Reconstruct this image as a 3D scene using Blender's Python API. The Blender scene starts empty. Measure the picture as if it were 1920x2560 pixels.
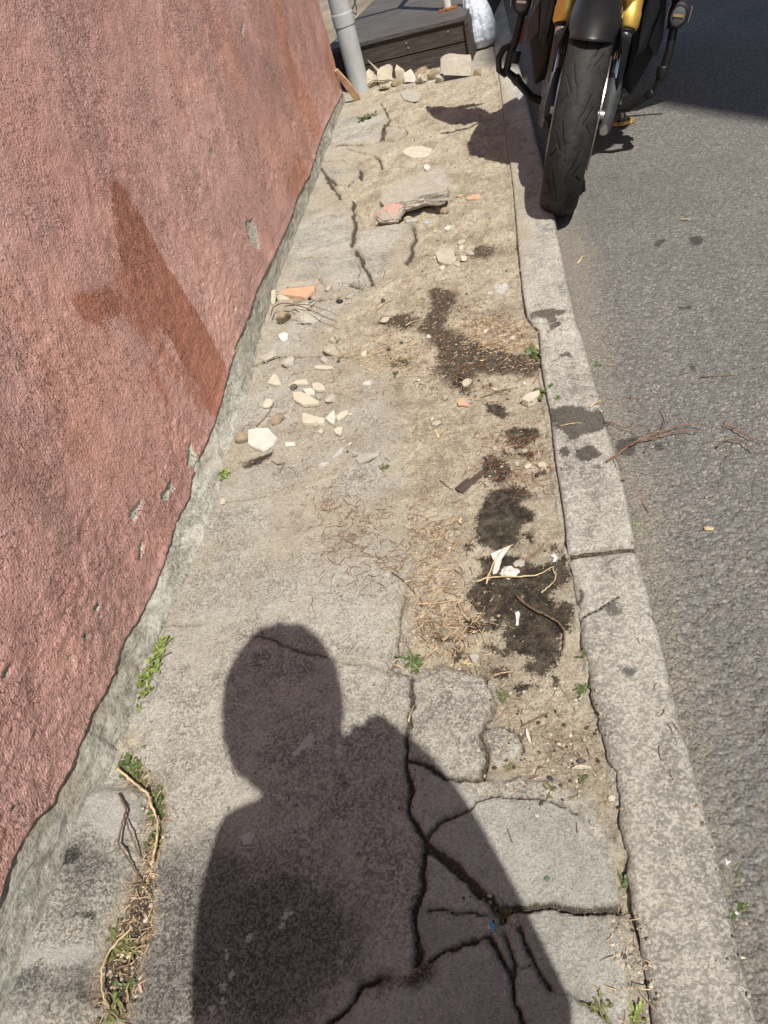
import bpy, bmesh, math, random
import numpy as np
from mathutils import Vector, Matrix
random.seed(7); RNG = np.random.RandomState(7)
sc = bpy.context.scene
COL = sc.collection

# ------------------------------------------------------------------ camera
W0, H0, F0 = 1920., 2560., 1775.
vp = np.array([1140 - 960., -494 - 1280., F0]); nd = np.array([1620 - 960., 3123 - 1280., F0])
nd /= np.linalg.norm(nd); UPc = -nd
Yc = vp / np.linalg.norm(vp); Yc = Yc - (Yc @ UPc) * UPc; Yc /= np.linalg.norm(Yc); Xc = np.cross(Yc, UPc)
RW = np.array([Xc, Yc, UPc])                      # rows: world axes in photo-camera axes
CAMZ = 1.0
cam = bpy.data.cameras.new('camera'); camo = bpy.data.objects.new('camera', cam); COL.objects.link(camo)
cx, cy, cz = RW[:, 0], -RW[:, 1], -RW[:, 2]
camo.matrix_world = Matrix(((cx[0], cy[0], cz[0], 0), (cx[1], cy[1], cz[1], 0), (cx[2], cy[2], cz[2], CAMZ), (0, 0, 0, 1)))
cam.sensor_fit = 'VERTICAL'; cam.sensor_height = 36.0; cam.sensor_width = 27.0
cam.lens = F0 / H0 * 36.0
cam.clip_start = 0.02; cam.clip_end = 500
sc.camera = camo
sc.render.resolution_x = 768; sc.render.resolution_y = 1024

# ------------------------------------------------------------------ light
SUN = np.array([.2848378, -.46264872, .83953773])      # towards the sun
world = bpy.data.worlds.new('World'); sc.world = world; world.use_nodes = True
wn = world.node_tree.nodes; wn.clear()
wo = wn.new('ShaderNodeOutputWorld'); wb = wn.new('ShaderNodeBackground'); ws = wn.new('ShaderNodeTexSky')
ws.sky_type = 'NISHITA'; ws.sun_disc = False
ws.sun_elevation = math.radians(57.1); ws.sun_rotation = math.radians(148.4)
wb.inputs['Strength'].default_value = 0.105
world.node_tree.links.new(ws.outputs[0], wb.inputs[0]); world.node_tree.links.new(wb.outputs[0], wo.inputs[0])
sl = bpy.data.lights.new('sun', 'SUN'); sl.energy = 4.8; sl.angle = math.radians(0.53); sl.color = (1, .935, .835)
slo = bpy.data.objects.new('sun', sl); COL.objects.link(slo)
slo.rotation_euler = Vector(SUN).to_track_quat('Z', 'Y').to_euler(); slo.location = (3, -5, 9)
sc.view_settings.view_transform = 'Standard'; sc.view_settings.look = 'None'
sc.view_settings.exposure = 0.32; sc.view_settings.gamma = 1.0

# ------------------------------------------------------------------ photo readings -> places
def ray(px, py):
    return RW @ np.array([px - 960., py - 1280., F0])
def at(px, py, z=0.):
    d = ray(px, py); t = (z - CAMZ) / d[2]; return np.array([d[0] * t, d[1] * t, z])
def onx(px, py, x):
    d = ray(px, py); t = x / d[0]; return np.array([x, d[1] * t, CAMZ + d[2] * t])
def ony(px, py, y):
    d = ray(px, py); t = y / d[1]; return np.array([d[0] * t, y, CAMZ + d[2] * t])
# reading frames (crops of the photograph) -> full photo pixels
ZF = dict(D=(0, 0, .8641), A3=(760, 0, 2.9625), A4=(0, 0, 1.929), A5=(640, 640, 2.07375), A6=(560, 1100, 1.659),
          B1=(0, 860, 2.1829), B2=(0, 1600, 2.1829), B3=(860, 1700, 1.5651), B4=(1260, 500, 2.5136), B5=(1260, 1100, 2.5136),
          B6=(760, 400, 2.765), R1=(760, 0, 1.4302), F=(0, 0, 1.))
def P(z, x, y):
    a, b, k = ZF[z]; return a + x / k, b + y / k
def G(z, x, y, h=0.): return at(*P(z, x, y), h)
def mpp(px, py):                                       # metres across per photo pixel on the ground there
    return np.linalg.norm(at(px + 4, py) - at(px - 4, py)) / 8
def gp(z, pts):                                        # polygon of ground points
    return np.array([G(z, *p)[:2] for p in pts])

# ------------------------------------------------------------------ numpy noise and distance fields
def _h(ix, iy, s):
    n = (ix * 374761393 + iy * 668265263 + s * 1442695041) & 0xffffffff
    n = ((n ^ (n >> 13)) * 1274126177) & 0xffffffff
    return ((n ^ (n >> 16)) & 0xffffff) / float(0xffffff)
def vnoise(x, y, s=0):
    ix = np.floor(x).astype(np.int64); iy = np.floor(y).astype(np.int64); fx = x - ix; fy = y - iy
    fx = fx * fx * (3 - 2 * fx); fy = fy * fy * (3 - 2 * fy)
    return (_h(ix, iy, s) * (1 - fx) + _h(ix + 1, iy, s) * fx) * (1 - fy) + (_h(ix, iy + 1, s) * (1 - fx) + _h(ix + 1, iy + 1, s) * fx) * fy
def fbm(x, y, scale, o=4, s=0, r=.5):                  # -1..1, scale = features per metre
    t = 0; a = 1; n = 0
    for k in range(o):
        t = t + a * (vnoise(x * scale, y * scale, s + k * 17) * 2 - 1); n += a; a *= r; scale *= 2.03
    return t / n
def voro(x, y, scale, s=0):
    X = x * scale; Y = y * scale; ix = np.floor(X).astype(np.int64); iy = np.floor(Y).astype(np.int64)
    d1 = np.full(X.shape, 9.); d2 = np.full(X.shape, 9.); idv = np.zeros(X.shape)
    for a in (-1, 0, 1):
        for b in (-1, 0, 1):
            cx_ = ix + a; cy_ = iy + b
            d = np.hypot(cx_ + _h(cx_, cy_, s) - X, cy_ + _h(cx_, cy_, s + 5) - Y)
            m = d < d1; d2 = np.where(m, d1, np.minimum(d2, d)); idv = np.where(m, _h(cx_, cy_, s + 9), idv); d1 = np.where(m, d, d1)
    return d1, d2, idv
def seg_d(x, y, a, b):
    dx, dy = b[0] - a[0], b[1] - a[1]; L = dx * dx + dy * dy + 1e-12
    t = np.clip(((x - a[0]) * dx + (y - a[1]) * dy) / L, 0, 1)
    return np.hypot(x - a[0] - t * dx, y - a[1] - t * dy)
def poly_sdf(x, y, polys, far=.08):                    # + inside
    out = np.full(x.shape, -far)
    for p in polys:
        m = (x > p[:, 0].min() - far) & (x < p[:, 0].max() + far) & (y > p[:, 1].min() - far) & (y < p[:, 1].max() + far)
        if not m.any(): continue
        X = x[m]; Y = y[m]; d = np.full(X.shape, 9.); ins = np.zeros(X.shape, bool)
        for i in range(len(p)):
            a = p[i]; b = p[(i + 1) % len(p)]
            d = np.minimum(d, seg_d(X, Y, a, b))
            c = (a[1] > Y) != (b[1] > Y)
            ins ^= c & (X < (b[0] - a[0]) * (Y - a[1]) / (b[1] - a[1] + 1e-12) + a[0])
        out[m] = np.maximum(out[m], np.where(ins, d, -d))
    return out
def line_sdf(x, y, lines, far=.06):                    # distance minus half width
    out = np.full(x.shape, far)
    for p, w in lines:
        m = (x > p[:, 0].min() - far) & (x < p[:, 0].max() + far) & (y > p[:, 1].min() - far) & (y < p[:, 1].max() + far)
        if not m.any(): continue
        X = x[m]; Y = y[m]; d = np.full(X.shape, 9.)
        for i in range(len(p) - 1): d = np.minimum(d, seg_d(X, Y, p[i], p[i + 1]))
        out[m] = np.minimum(out[m], d - w)
    return out
def sst(a, b, v):
    t = np.clip((v - a) / (b - a), 0, 1); return t * t * (3 - 2 * t)
def axis(*segs):                                       # (start, end, step) ...
    r = []
    for a, b, s in segs: r.append(np.arange(a, b - s * .3, s))
    r.append([segs[-1][1]]); return np.concatenate(r)

# ------------------------------------------------------------------ object helpers
def tag(o, label=None, cat=None, group=None, kind=None):
    if label: o['label'] = label
    if cat: o['category'] = cat
    if group: o['group'] = group
    if kind: o['kind'] = kind
    return o
def link(name, me, mat=None, parent=None, smooth=False):
    o = bpy.data.objects.new(name, me); COL.objects.link(o)
    if mat: me.materials.append(mat)
    if parent: o.parent = parent
    if smooth: me.polygons.foreach_set('use_smooth', [True] * len(me.polygons))
    return o
def empty(name, loc=(0, 0, 0), label=None, cat=None, group=None, mat=None):
    o = bpy.data.objects.new(name, None); COL.objects.link(o)
    if mat is not None: o.matrix_world = mat
    else: o.location = loc
    o.empty_display_size = .05
    return tag(o, label, cat, group)
def grid_obj(name, X, Y, Z, mat, attrs=None, parent=None, flip=False, smooth=True, keep=None):
    n, m = X.shape; me = bpy.data.meshes.new(name)
    co = np.stack([X, Y, Z], -1).reshape(-1, 3).astype(np.float32)
    i = np.arange(n * m).reshape(n, m)
    q = np.stack([i[:-1, :-1], i[:-1, 1:], i[1:, 1:], i[1:, :-1]], -1).reshape(-1, 4)
    if keep is not None: q = q[keep[:-1, :-1].reshape(-1)]
    if flip: q = q[:, ::-1]
    me.vertices.add(n * m); me.vertices.foreach_set('co', co.ravel())
    me.loops.add(q.size); me.loops.foreach_set('vertex_index', q.ravel().astype(np.int32))
    me.polygons.add(len(q)); me.polygons.foreach_set('loop_start', np.arange(0, q.size, 4, dtype=np.int32))
    me.polygons.foreach_set('loop_total', np.full(len(q), 4, dtype=np.int32))
    me.update(calc_edges=True)
    for k, v in (attrs or {}).items():
        a = me.attributes.new(k, 'FLOAT', 'POINT'); a.data.foreach_set('value', v.reshape(-1).astype(np.float32))
    return link(name, me, mat, parent, smooth)
class MB:
    """collects shapes for one mesh object"""
    def __init__(s): s.bm = bmesh.new()
    def box(s, c, d, rot=None, bev=0.):
        r = bmesh.ops.create_cube(s.bm, size=1)['verts']
        bmesh.ops.scale(s.bm, vec=d, verts=r)
        if bev:
            es = list({e for v in r for e in v.link_edges}); g = bmesh.ops.bevel(s.bm, geom=es, offset=bev, segments=2, affect='EDGES', profile=.6); r = list({v for f in g['faces'] for v in f.verts} | {v for v in r if v.is_valid})
        if rot is not None: bmesh.ops.rotate(s.bm, cent=(0, 0, 0), matrix=rot, verts=r)
        bmesh.ops.translate(s.bm, vec=c, verts=r); return s
    def tube(s, pts, rad, n=12, cap=True, closed=False):
        pts = [Vector(p) for p in pts]; N = len(pts); rr = list(rad) if hasattr(rad, '__len__') else [rad] * N
        if cap and not closed and min(rr) > .002:        # short end rings keep the smooth shading straight along the tube
            a0 = pts[0] + (pts[1] - pts[0]).normalized() * rr[0] * .12; a1 = pts[-1] + (pts[-2] - pts[-1]).normalized() * rr[-1] * .12
            pts = [pts[0], a0] + pts[1:-1] + [a1, pts[-1]]; rr = [rr[0] * .97, rr[0]] + rr[1:-1] + [rr[-1], rr[-1] * .97]; N = len(pts)
        rings = []; ref = None
        for i, p in enumerate(pts):
            a = pts[(i - 1) % N] if (i or closed) else p; b = pts[(i + 1) % N] if (i < N - 1 or closed) else p
            t = (b - a).normalized()
            if ref is None: ref = t.orthogonal().normalized()
            ref = (ref - t * ref.dot(t)).normalized(); u = t.cross(ref)
            rings.append([s.bm.verts.new(p + (ref * math.cos(k * 2 * math.pi / n) + u * math.sin(k * 2 * math.pi / n)) * rr[i]) for k in range(n)])
        for i in range(N if closed else N - 1):
            A, B = rings[i], rings[(i + 1) % N]
            for k in range(n): s.bm.faces.new((A[k], A[(k + 1) % n], B[(k + 1) % n], B[k]))
        if cap and not closed: s.bm.faces.new(rings[0][::-1]); s.bm.faces.new(rings[-1])
        return s
    def lathe(s, prof, c=(0, 0, 0), ax='X', n=48, close=False):   # prof: (axial, radius)
        rings = []
        for a, r in prof:
            ring = []
            for k in range(n):
                t = 2 * math.pi * k / n; u, v = r * math.cos(t), r * math.sin(t)
                q = {'X': (a, u, v), 'Y': (u, a, v), 'Z': (u, v, a)}[ax]
                ring.append(s.bm.verts.new((q[0] + c[0], q[1] + c[1], q[2] + c[2])))
            rings.append(ring)
        R = range(len(rings)) if close else range(len(rings) - 1)
        for i in R:
            A, B = rings[i], rings[(i + 1) % len(rings)]
            for k in range(n): s.bm.faces.new((A[k], A[(k + 1) % n], B[(k + 1) % n], B[k]))
        return s
    def hull(s, pts):
        vs = [s.bm.verts.new(p) for p in pts]
        r = bmesh.ops.convex_hull(s.bm, input=vs)
        bmesh.ops.delete(s.bm, geom=list({g for g in r['geom_interior'] + r['geom_unused'] if isinstance(g, bmesh.types.BMVert)}), context='VERTS'); return s
    def prism(s, pts, dz, top_scale=1.):                # pts: 3D outline (top), extruded by vector dz
        c = sum((Vector(p) for p in pts), Vector()) / len(pts)
        A = [s.bm.verts.new(p) for p in pts]; B = [s.bm.verts.new((Vector(p) - c) * top_scale + c + Vector(dz)) for p in pts]
        n = len(pts); s.bm.faces.new(A); s.bm.faces.new(B[::-1])
        for k in range(n): s.bm.faces.new((A[k], B[k], B[(k + 1) % n], A[(k + 1) % n]))
        return s
    def done(s, name, mat, parent=None, smooth=False, bev=0., jit=0.):
        if bev: bmesh.ops.bevel(s.bm, geom=s.bm.edges[:], offset=bev, segments=1, affect='EDGES')
        if jit:
            for v in s.bm.verts: v.co += Vector((random.uniform(-jit, jit), random.uniform(-jit, jit), random.uniform(-jit, jit)))
        bmesh.ops.recalc_face_normals(s.bm, faces=s.bm.faces[:])
        me = bpy.data.meshes.new(name); s.bm.to_mesh(me); s.bm.free(); return link(name, me, mat, parent, smooth)

# ------------------------------------------------------------------ material helper
class NT:
    def __init__(s, name, rough=.9, spec=.3):
        s.m = bpy.data.materials.new(name); s.m.use_nodes = True; s.t = s.m.node_tree; s.n = s.t.nodes; s.n.clear()
        s.out = s.n.new('ShaderNodeOutputMaterial'); s.b = s.n.new('ShaderNodeBsdfPrincipled'); s.l(s.b.outputs[0], s.out.inputs[0])
        s.b.inputs['Roughness'].default_value = rough; s.b.inputs['Specular IOR Level'].default_value = spec
        tc = s.n.new('ShaderNodeTexCoord'); s.obj = tc.outputs['Object']
    def l(s, a, b): s.t.links.new(a, b)
    def put(s, v, sock):
        if isinstance(v, bpy.types.NodeSocket): s.l(v, sock)
        elif isinstance(v, (tuple, list)) and len(v) == 3 and sock.type == 'RGBA': sock.default_value = (*v, 1)
        else: sock.default_value = v
    def noise(s, scale, detail=4, rough=.55, co=None, dist=0., col=False):
        n = s.n.new('ShaderNodeTexNoise'); n.inputs['Scale'].default_value = scale; n.inputs['Detail'].default_value = detail
        n.inputs['Roughness'].default_value = rough; n.inputs['Distortion'].default_value = dist; s.l(co or s.obj, n.inputs['Vector']); return n.outputs[1 if col else 0]
    def voronoi(s, scale, feat='F1', out='Distance', co=None, rnd=1.):
        n = s.n.new('ShaderNodeTexVoronoi'); n.feature = feat; n.inputs['Scale'].default_value = scale; n.inputs['Randomness'].default_value = rnd
        s.l(co or s.obj, n.inputs['Vector']); return n.outputs[out]
    def attr(s, name):
        n = s.n.new('ShaderNodeAttribute'); n.attribute_name = name; return n.outputs['Fac']
    def mth(s, op, a, b=0., c=0.):
        n = s.n.new('ShaderNodeMath'); n.operation = op
        for v, k in zip((a, b, c), n.inputs): s.put(v, k)
        return n.outputs[0]
    def rng(s, v, a, b, lo=0., hi=1.):
        n = s.n.new('ShaderNodeMapRange'); n.interpolation_type = 'SMOOTHSTEP'; s.put(v, n.inputs[0])
        for k, q in zip((1, 2, 3, 4), (a, b, lo, hi)): n.inputs[k].default_value = q
        return n.outputs[0]
    def mix(s, f, a, b, mode='MIX'):
        n = s.n.new('ShaderNodeMix'); n.data_type = 'RGBA'; n.blend_type = mode; s.put(f, n.inputs[0]); s.put(a, n.inputs[6]); s.put(b, n.inputs[7]); return n.outputs[2]
    def ramp(s, v, stops):
        n = s.n.new('ShaderNodeValToRGB'); s.l(v, n.inputs[0]); e = n.color_ramp.elements
        while len(e) < len(stops): e.new(.5)
        for k, (p, c) in zip(e, stops): k.position = p; k.color = (*c, 1)
        return n.outputs[0]
    def map(s, scale=(1, 1, 1), rot=(0, 0, 0), co=None):
        n = s.n.new('ShaderNodeMapping'); n.inputs['Scale'].default_value = scale; n.inputs['Rotation'].default_value = rot; s.l(co or s.obj, n.inputs[0]); return n.outputs[0]
    def bump(s, h, dist, strength=1., prev=None):
        n = s.n.new('ShaderNodeBump'); n.inputs['Distance'].default_value = dist; n.inputs['Strength'].default_value = strength; s.put(h, n.inputs['Height'])
        if prev: s.l(prev, n.inputs['Normal'])
        return n.outputs[0]
    def fin(s, col, bump=None, rough=None, metal=None):
        s.put(col, s.b.inputs['Base Color'])
        if bump: s.l(bump, s.b.inputs['Normal'])
        if rough is not None: s.put(rough, s.b.inputs['Roughness'])
        if metal is not None: s.put(metal, s.b.inputs['Metallic'])
        return s.m
def simple(name, col, rough=.6, metal=0., var=.15, scale=30, bmp=0., bscale=80, spec=.4):
    t = NT(name, rough, spec); n = t.noise(scale, 5, .6)
    c = t.mix(t.rng(n, .3, .7), tuple(v * (1 - var) for v in col), tuple(min(1, v * (1 + var)) for v in col))
    b = t.bump(t.noise(bscale, 4), bmp) if bmp else None
    return t.fin(c, b, None, metal)

def m_ground():
    """paving: concrete slabs, sandy grit, soil in the cracks, spilled wet patches; masks are distance fields in metres"""
    t = NT('paving_concrete', .93, .25)
    t = NT('paving_concrete', .93, .25)
    big = t.noise(3.2, 5, .6); mid = t.noise(30, 8, .74); fine = t.noise(230, 5, .75); grit = t.noise(600, 2, .6)
    vg = t.n.new('ShaderNodeSeparateColor'); t.l(t.voronoi(300, out='Color'), vg.inputs[0]); grain = t.mth('ADD', t.mth('MULTIPLY', t.noise(230, 5, .72), .72), t.mth('MULTIPLY', vg.outputs[0], .28)); clump = t.noise(48, 6, .72); patch = t.noise(8, 7, .72)
    v = t.mth('ADD', t.mth('MULTIPLY', big, .35), t.mth('ADD', t.mth('MULTIPLY', patch, .35), t.mth('MULTIPLY', clump, .3)))
    conc = t.ramp(v, [(.38, (.25, .240, .215)), (.45, (.42, .405, .36)), (.52, (.56, .54, .48)), (.61, (.66, .64, .575))])
    conc = t.mix(t.mth('MULTIPLY', t.rng(grain, .53, .41), t.rng(patch, .36, .60, .70, .22)), conc, (.13, .122, .11))
    conc = t.mix(t.mth('MULTIPLY', t.rng(t.noise(6.5, 8, .78), .53, .62), .38), conc, (.19, .178, .155))
    conc = t.mix(t.mth('MULTIPLY', t.rng(t.mth('ADD', grain, t.mth('MULTIPLY', clump, .35)), .70, .78), .5), conc, (.72, .69, .61))
    pit = t.rng(t.noise(125, 2, .5), .67, .70); conc = t.mix(t.mth('MULTIPLY', pit, .7), conc, (.07, .066, .06))
    newc = t.mix(t.rng(patch, .38, .62), (.42, .42, .385), (.60, .592, .54)); newc = t.mix(t.mth('MULTIPLY', t.rng(grain, .50, .40), .32), newc, (.17, .17, .155)); newc = t.mix(t.mth('MULTIPLY', t.rng(fine, .54, .64), .45), newc, (.60, .595, .55))
    fn = t.mth('MULTIPLY', t.mth('SUBTRACT', mid, .5), .02)
    ff = t.mth('MULTIPLY', t.mth('SUBTRACT', fine, .5), .022)
    def msk(name, w=.003, k=1.): return t.rng(t.mth('ADD', t.attr(name), t.mth('MULTIPLY', t.mth('ADD', fn, ff), k)), -w, w)
    c = t.mix(msk('a_new'), conc, newc)
    # dark old tar skin with pale scuffs
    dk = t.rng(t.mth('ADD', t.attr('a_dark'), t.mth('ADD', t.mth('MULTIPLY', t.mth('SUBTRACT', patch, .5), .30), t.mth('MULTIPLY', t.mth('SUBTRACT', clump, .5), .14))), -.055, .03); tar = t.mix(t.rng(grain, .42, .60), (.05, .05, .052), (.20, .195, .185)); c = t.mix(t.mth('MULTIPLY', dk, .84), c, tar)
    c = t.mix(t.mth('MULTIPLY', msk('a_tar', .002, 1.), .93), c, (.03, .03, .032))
    c = t.mix(t.mth('MULTIPLY', msk('a_pale', .004, 1.6), .72), c, (.56, .55, .52))
    sandn = t.noise(210, 5, .75)
    sand = t.ramp(t.mth('ADD', t.mth('MULTIPLY', sandn, .6), t.mth('MULTIPLY', t.noise(11, 5, .6), .4)), [(.38, (.17, .138, .10)), (.44, (.40, .337, .25)), (.51, (.55, .48, .365)), (.60, (.66, .60, .475))])
    sand = t.mix(t.mth('MULTIPLY', t.rng(t.mth('ADD', clump, t.mth('MULTIPLY', patch, .5)), .73, .84), .42), sand, (.19, .155, .11))
    sand = t.mix(t.mth('MULTIPLY', t.rng(t.noise(120, 4, .7), .42, .34), .6), sand, (.15, .118, .08))
    c = t.mix(t.mth('MULTIPLY', msk('a_sand', .014, 3.2), .93), c, sand)
    # thin dust drifts everywhere
    c = t.mix(t.mth('MULTIPLY', t.rng(t.mth('ADD', t.attr('a_dust'), t.mth('MULTIPLY', t.mth('ADD', mid, fine), .5)), .52, .95), .7), c, sand)
    soil = t.ramp(t.noise(240, 5, .8), [(.38, (.018, .013, .009)), (.49, (.06, .044, .03)), (.60, (.15, .115, .08)), (.72, (.36, .30, .22))])
    c = t.mix(t.mth('MULTIPLY', msk('a_soil', .012, 2.2), t.rng(clump, .34, .48, .8, 1.)), c, soil)
    c = t.mix(t.mth('MULTIPLY', t.rng(t.mth('ADD', t.attr('a_crack'), t.mth('MULTIPLY', ff, .25)), .0015, -.0015), .9), c, (.05, .038, .027))
    c = t.mix(t.mth('MULTIPLY', t.rng(t.mth('ADD', t.attr('a_crack'), t.mth('MULTIPLY', fn, .9)), .009, .0), .18), c, (.15, .12, .085))
    # loose sand grains in contrasty tones
    c = t.mix(t.mth('MULTIPLY', t.rng(t.noise(610, 2, .5), .60, .66), .55), c, (.72, .67, .57))
    c = t.mix(t.mth('MULTIPLY', t.rng(t.noise(530, 2, .5), .61, .67), .6), c, (.07, .062, .054))
    wet = msk('a_wet', .0018, 2.1)
    c = t.mix(t.mth('MULTIPLY', msk('a_wet', .010, 2.5), .35), c, (.14, .115, .085))
    c = t.mix(t.mth('MULTIPLY', wet, t.rng(clump, .35, .6, .72, .95)), c, t.mix(t.rng(t.noise(200, 5, .7), .4, .7), (.017, .0135, .010), (.06, .047, .035)))
    c = t.mix(t.mth('MULTIPLY', msk('a_white', .0015, .8), .8), c, (.70, .70, .68))
    b = t.bump(t.mth('ADD', t.mth('MULTIPLY', mid, .25), t.mth('ADD', t.mth('MULTIPLY', fine, .5), t.mth('MULTIPLY', grain, .5))), .008, 1.)
    b = t.bump(sandn, .003, .8, b)
    return t.fin(c, b, t.rng(wet, 0, 1, .93, .62))
def m_kerb():
    t = NT('kerb_concrete', .92, .25)
    st = t.map((1, .35, 1)); big = t.noise(5, 5, .6, st); mid = t.noise(34, 8, .75); fine = t.noise(280, 5, .75); grit = t.noise(700, 3, .7)
    vg = t.n.new('ShaderNodeSeparateColor'); t.l(t.voronoi(300, out='Color'), vg.inputs[0]); grain = t.mth('ADD', t.mth('MULTIPLY', t.noise(230, 5, .72), .72), t.mth('MULTIPLY', vg.outputs[0], .28)); clump = t.noise(46, 6, .74); patch = t.noise(10, 7, .72, st)
    v = t.mth('ADD', t.mth('MULTIPLY', big, .3), t.mth('ADD', t.mth('MULTIPLY', patch, .4), t.mth('MULTIPLY', clump, .3)))
    c = t.ramp(v, [(.38, (.20, .195, .178)), (.45, (.37, .358, .32)), (.52, (.52, .50, .448)), (.61, (.66, .64, .58))])
    c = t.mix(t.mth('MULTIPLY', t.rng(grain, .53, .41), .42), c, (.15, .145, .13))
    c = t.mix(t.mth('MULTIPLY', t.rng(t.mth('ADD', grain, t.mth('MULTIPLY', clump, .35)), .69, .78), .5), c, (.72, .69, .62))
    ff = t.mth('ADD', t.mth('MULTIPLY', t.mth('SUBTRACT', mid, .5), .025), t.mth('MULTIPLY', t.mth('SUBTRACT', fine, .5), .022))
    c = t.mix(t.mth('MULTIPLY', t.rng(t.mth('ADD', t.attr('a_edge'), ff), .006, -.006), .6), c, (.13, .13, .118))
    wet = t.rng(t.mth('ADD', t.attr('a_wet'), t.mth('MULTIPLY', ff, 1.5)), -.002, .002)
    c = t.mix(t.mth('MULTIPLY', wet, .8), c, t.mix(t.rng(t.noise(200, 5, .7), .4, .7), (.03, .025, .02), (.10, .085, .065)))
    c = t.mix(t.mth('MULTIPLY', t.rng(t.mth('ADD', t.attr('a_spot'), t.mth('MULTIPLY', ff, 1.1)), -.002, .0025), t.rng(grain, .36, .55, .55, .85)), c, (.085, .087, .09))
    c = t.mix(t.rng(t.attr('a_crack'), .001, -.001), c, (.04, .032, .024))
    c = t.mix(t.mth('MULTIPLY', t.rng(t.mth('ADD', t.attr('a_dust'), t.mth('MULTIPLY', ff, 8)), .35, .75), .8), c, t.mix(t.rng(fine, .4, .6), (.24, .19, .13), (.50, .43, .31)))
    b = t.bump(t.mth('ADD', t.mth('MULTIPLY', mid, .2), t.mth('ADD', t.mth('MULTIPLY', fine, .6), t.mth('MULTIPLY', grit, .3))), .008, 1.)
    return t.fin(c, b, t.rng(wet, 0, 1, .92, .6))
def m_road():  # aggregate proud of dusty binder
    t = NT('asphalt', .9, .3)
    big = t.noise(2.2, 5, .6); mid = t.noise(30, 6, .7); fine = t.noise(300, 5, .75)
    vc = t.voronoi(170, out='Color'); s_ = t.n.new('ShaderNodeSeparateColor'); t.l(vc, s_.inputs[0]); vd = t.voronoi(170)
    c = t.mix(s_.outputs[0], (.095, .095, .094), (.25, .247, .24))
    c = t.mix(t.mth('MULTIPLY', t.rng(s_.outputs[1], .88, .93), .55), c, (.42, .40, .36))
    c = t.mix(t.mth('MULTIPLY', t.rng(vd, .42, .72), .5), c, (.16, .145, .12))
    c = t.mix(t.mth('MULTIPLY', t.rng(fine, .5, .72), .35), c, (.36, .35, .32))
    c = t.mix(t.mth('MULTIPLY', t.rng(big, .35, .65), .3), c, (.11, .11, .11))
    ff = t.mth('ADD', t.mth('MULTIPLY', t.mth('SUBTRACT', mid, .5), .10), t.mth('MULTIPLY', t.mth('SUBTRACT', fine, .5), .10))
    c = t.mix(t.mth('MULTIPLY', t.mth('MULTIPLY', t.attr('a_near'), t.rng(t.attr('a_lump'), .35, .62)), .55), c, t.mix(t.rng(fine, .4, .62), (.12, .11, .095), (.30, .28, .24)))
    dust = t.rng(t.mth('ADD', t.attr('a_dust'), ff), -.045, .045)
    c = t.mix(t.mth('MULTIPLY', dust, t.rng(vd, .18, .5, .08, .6)), c, t.mix(t.rng(fine, .4, .62), (.15, .13, .105), (.40, .355, .285)))
    c = t.mix(t.mth('MULTIPLY', t.rng(t.mth('ADD', t.attr('a_wet'), t.mth('MULTIPLY', ff, .18)), -.003, .003), .75), c, (.035, .033, .031))
    b = t.bump(t.mth('ADD', t.mth('MULTIPLY', vd, -.9), t.mth('MULTIPLY', fine, .6)), .006, .85)
    b = t.bump(t.mth('MULTIPLY', mid, 1.), .006, .6, b)
    return t.fin(c, b)
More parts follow.
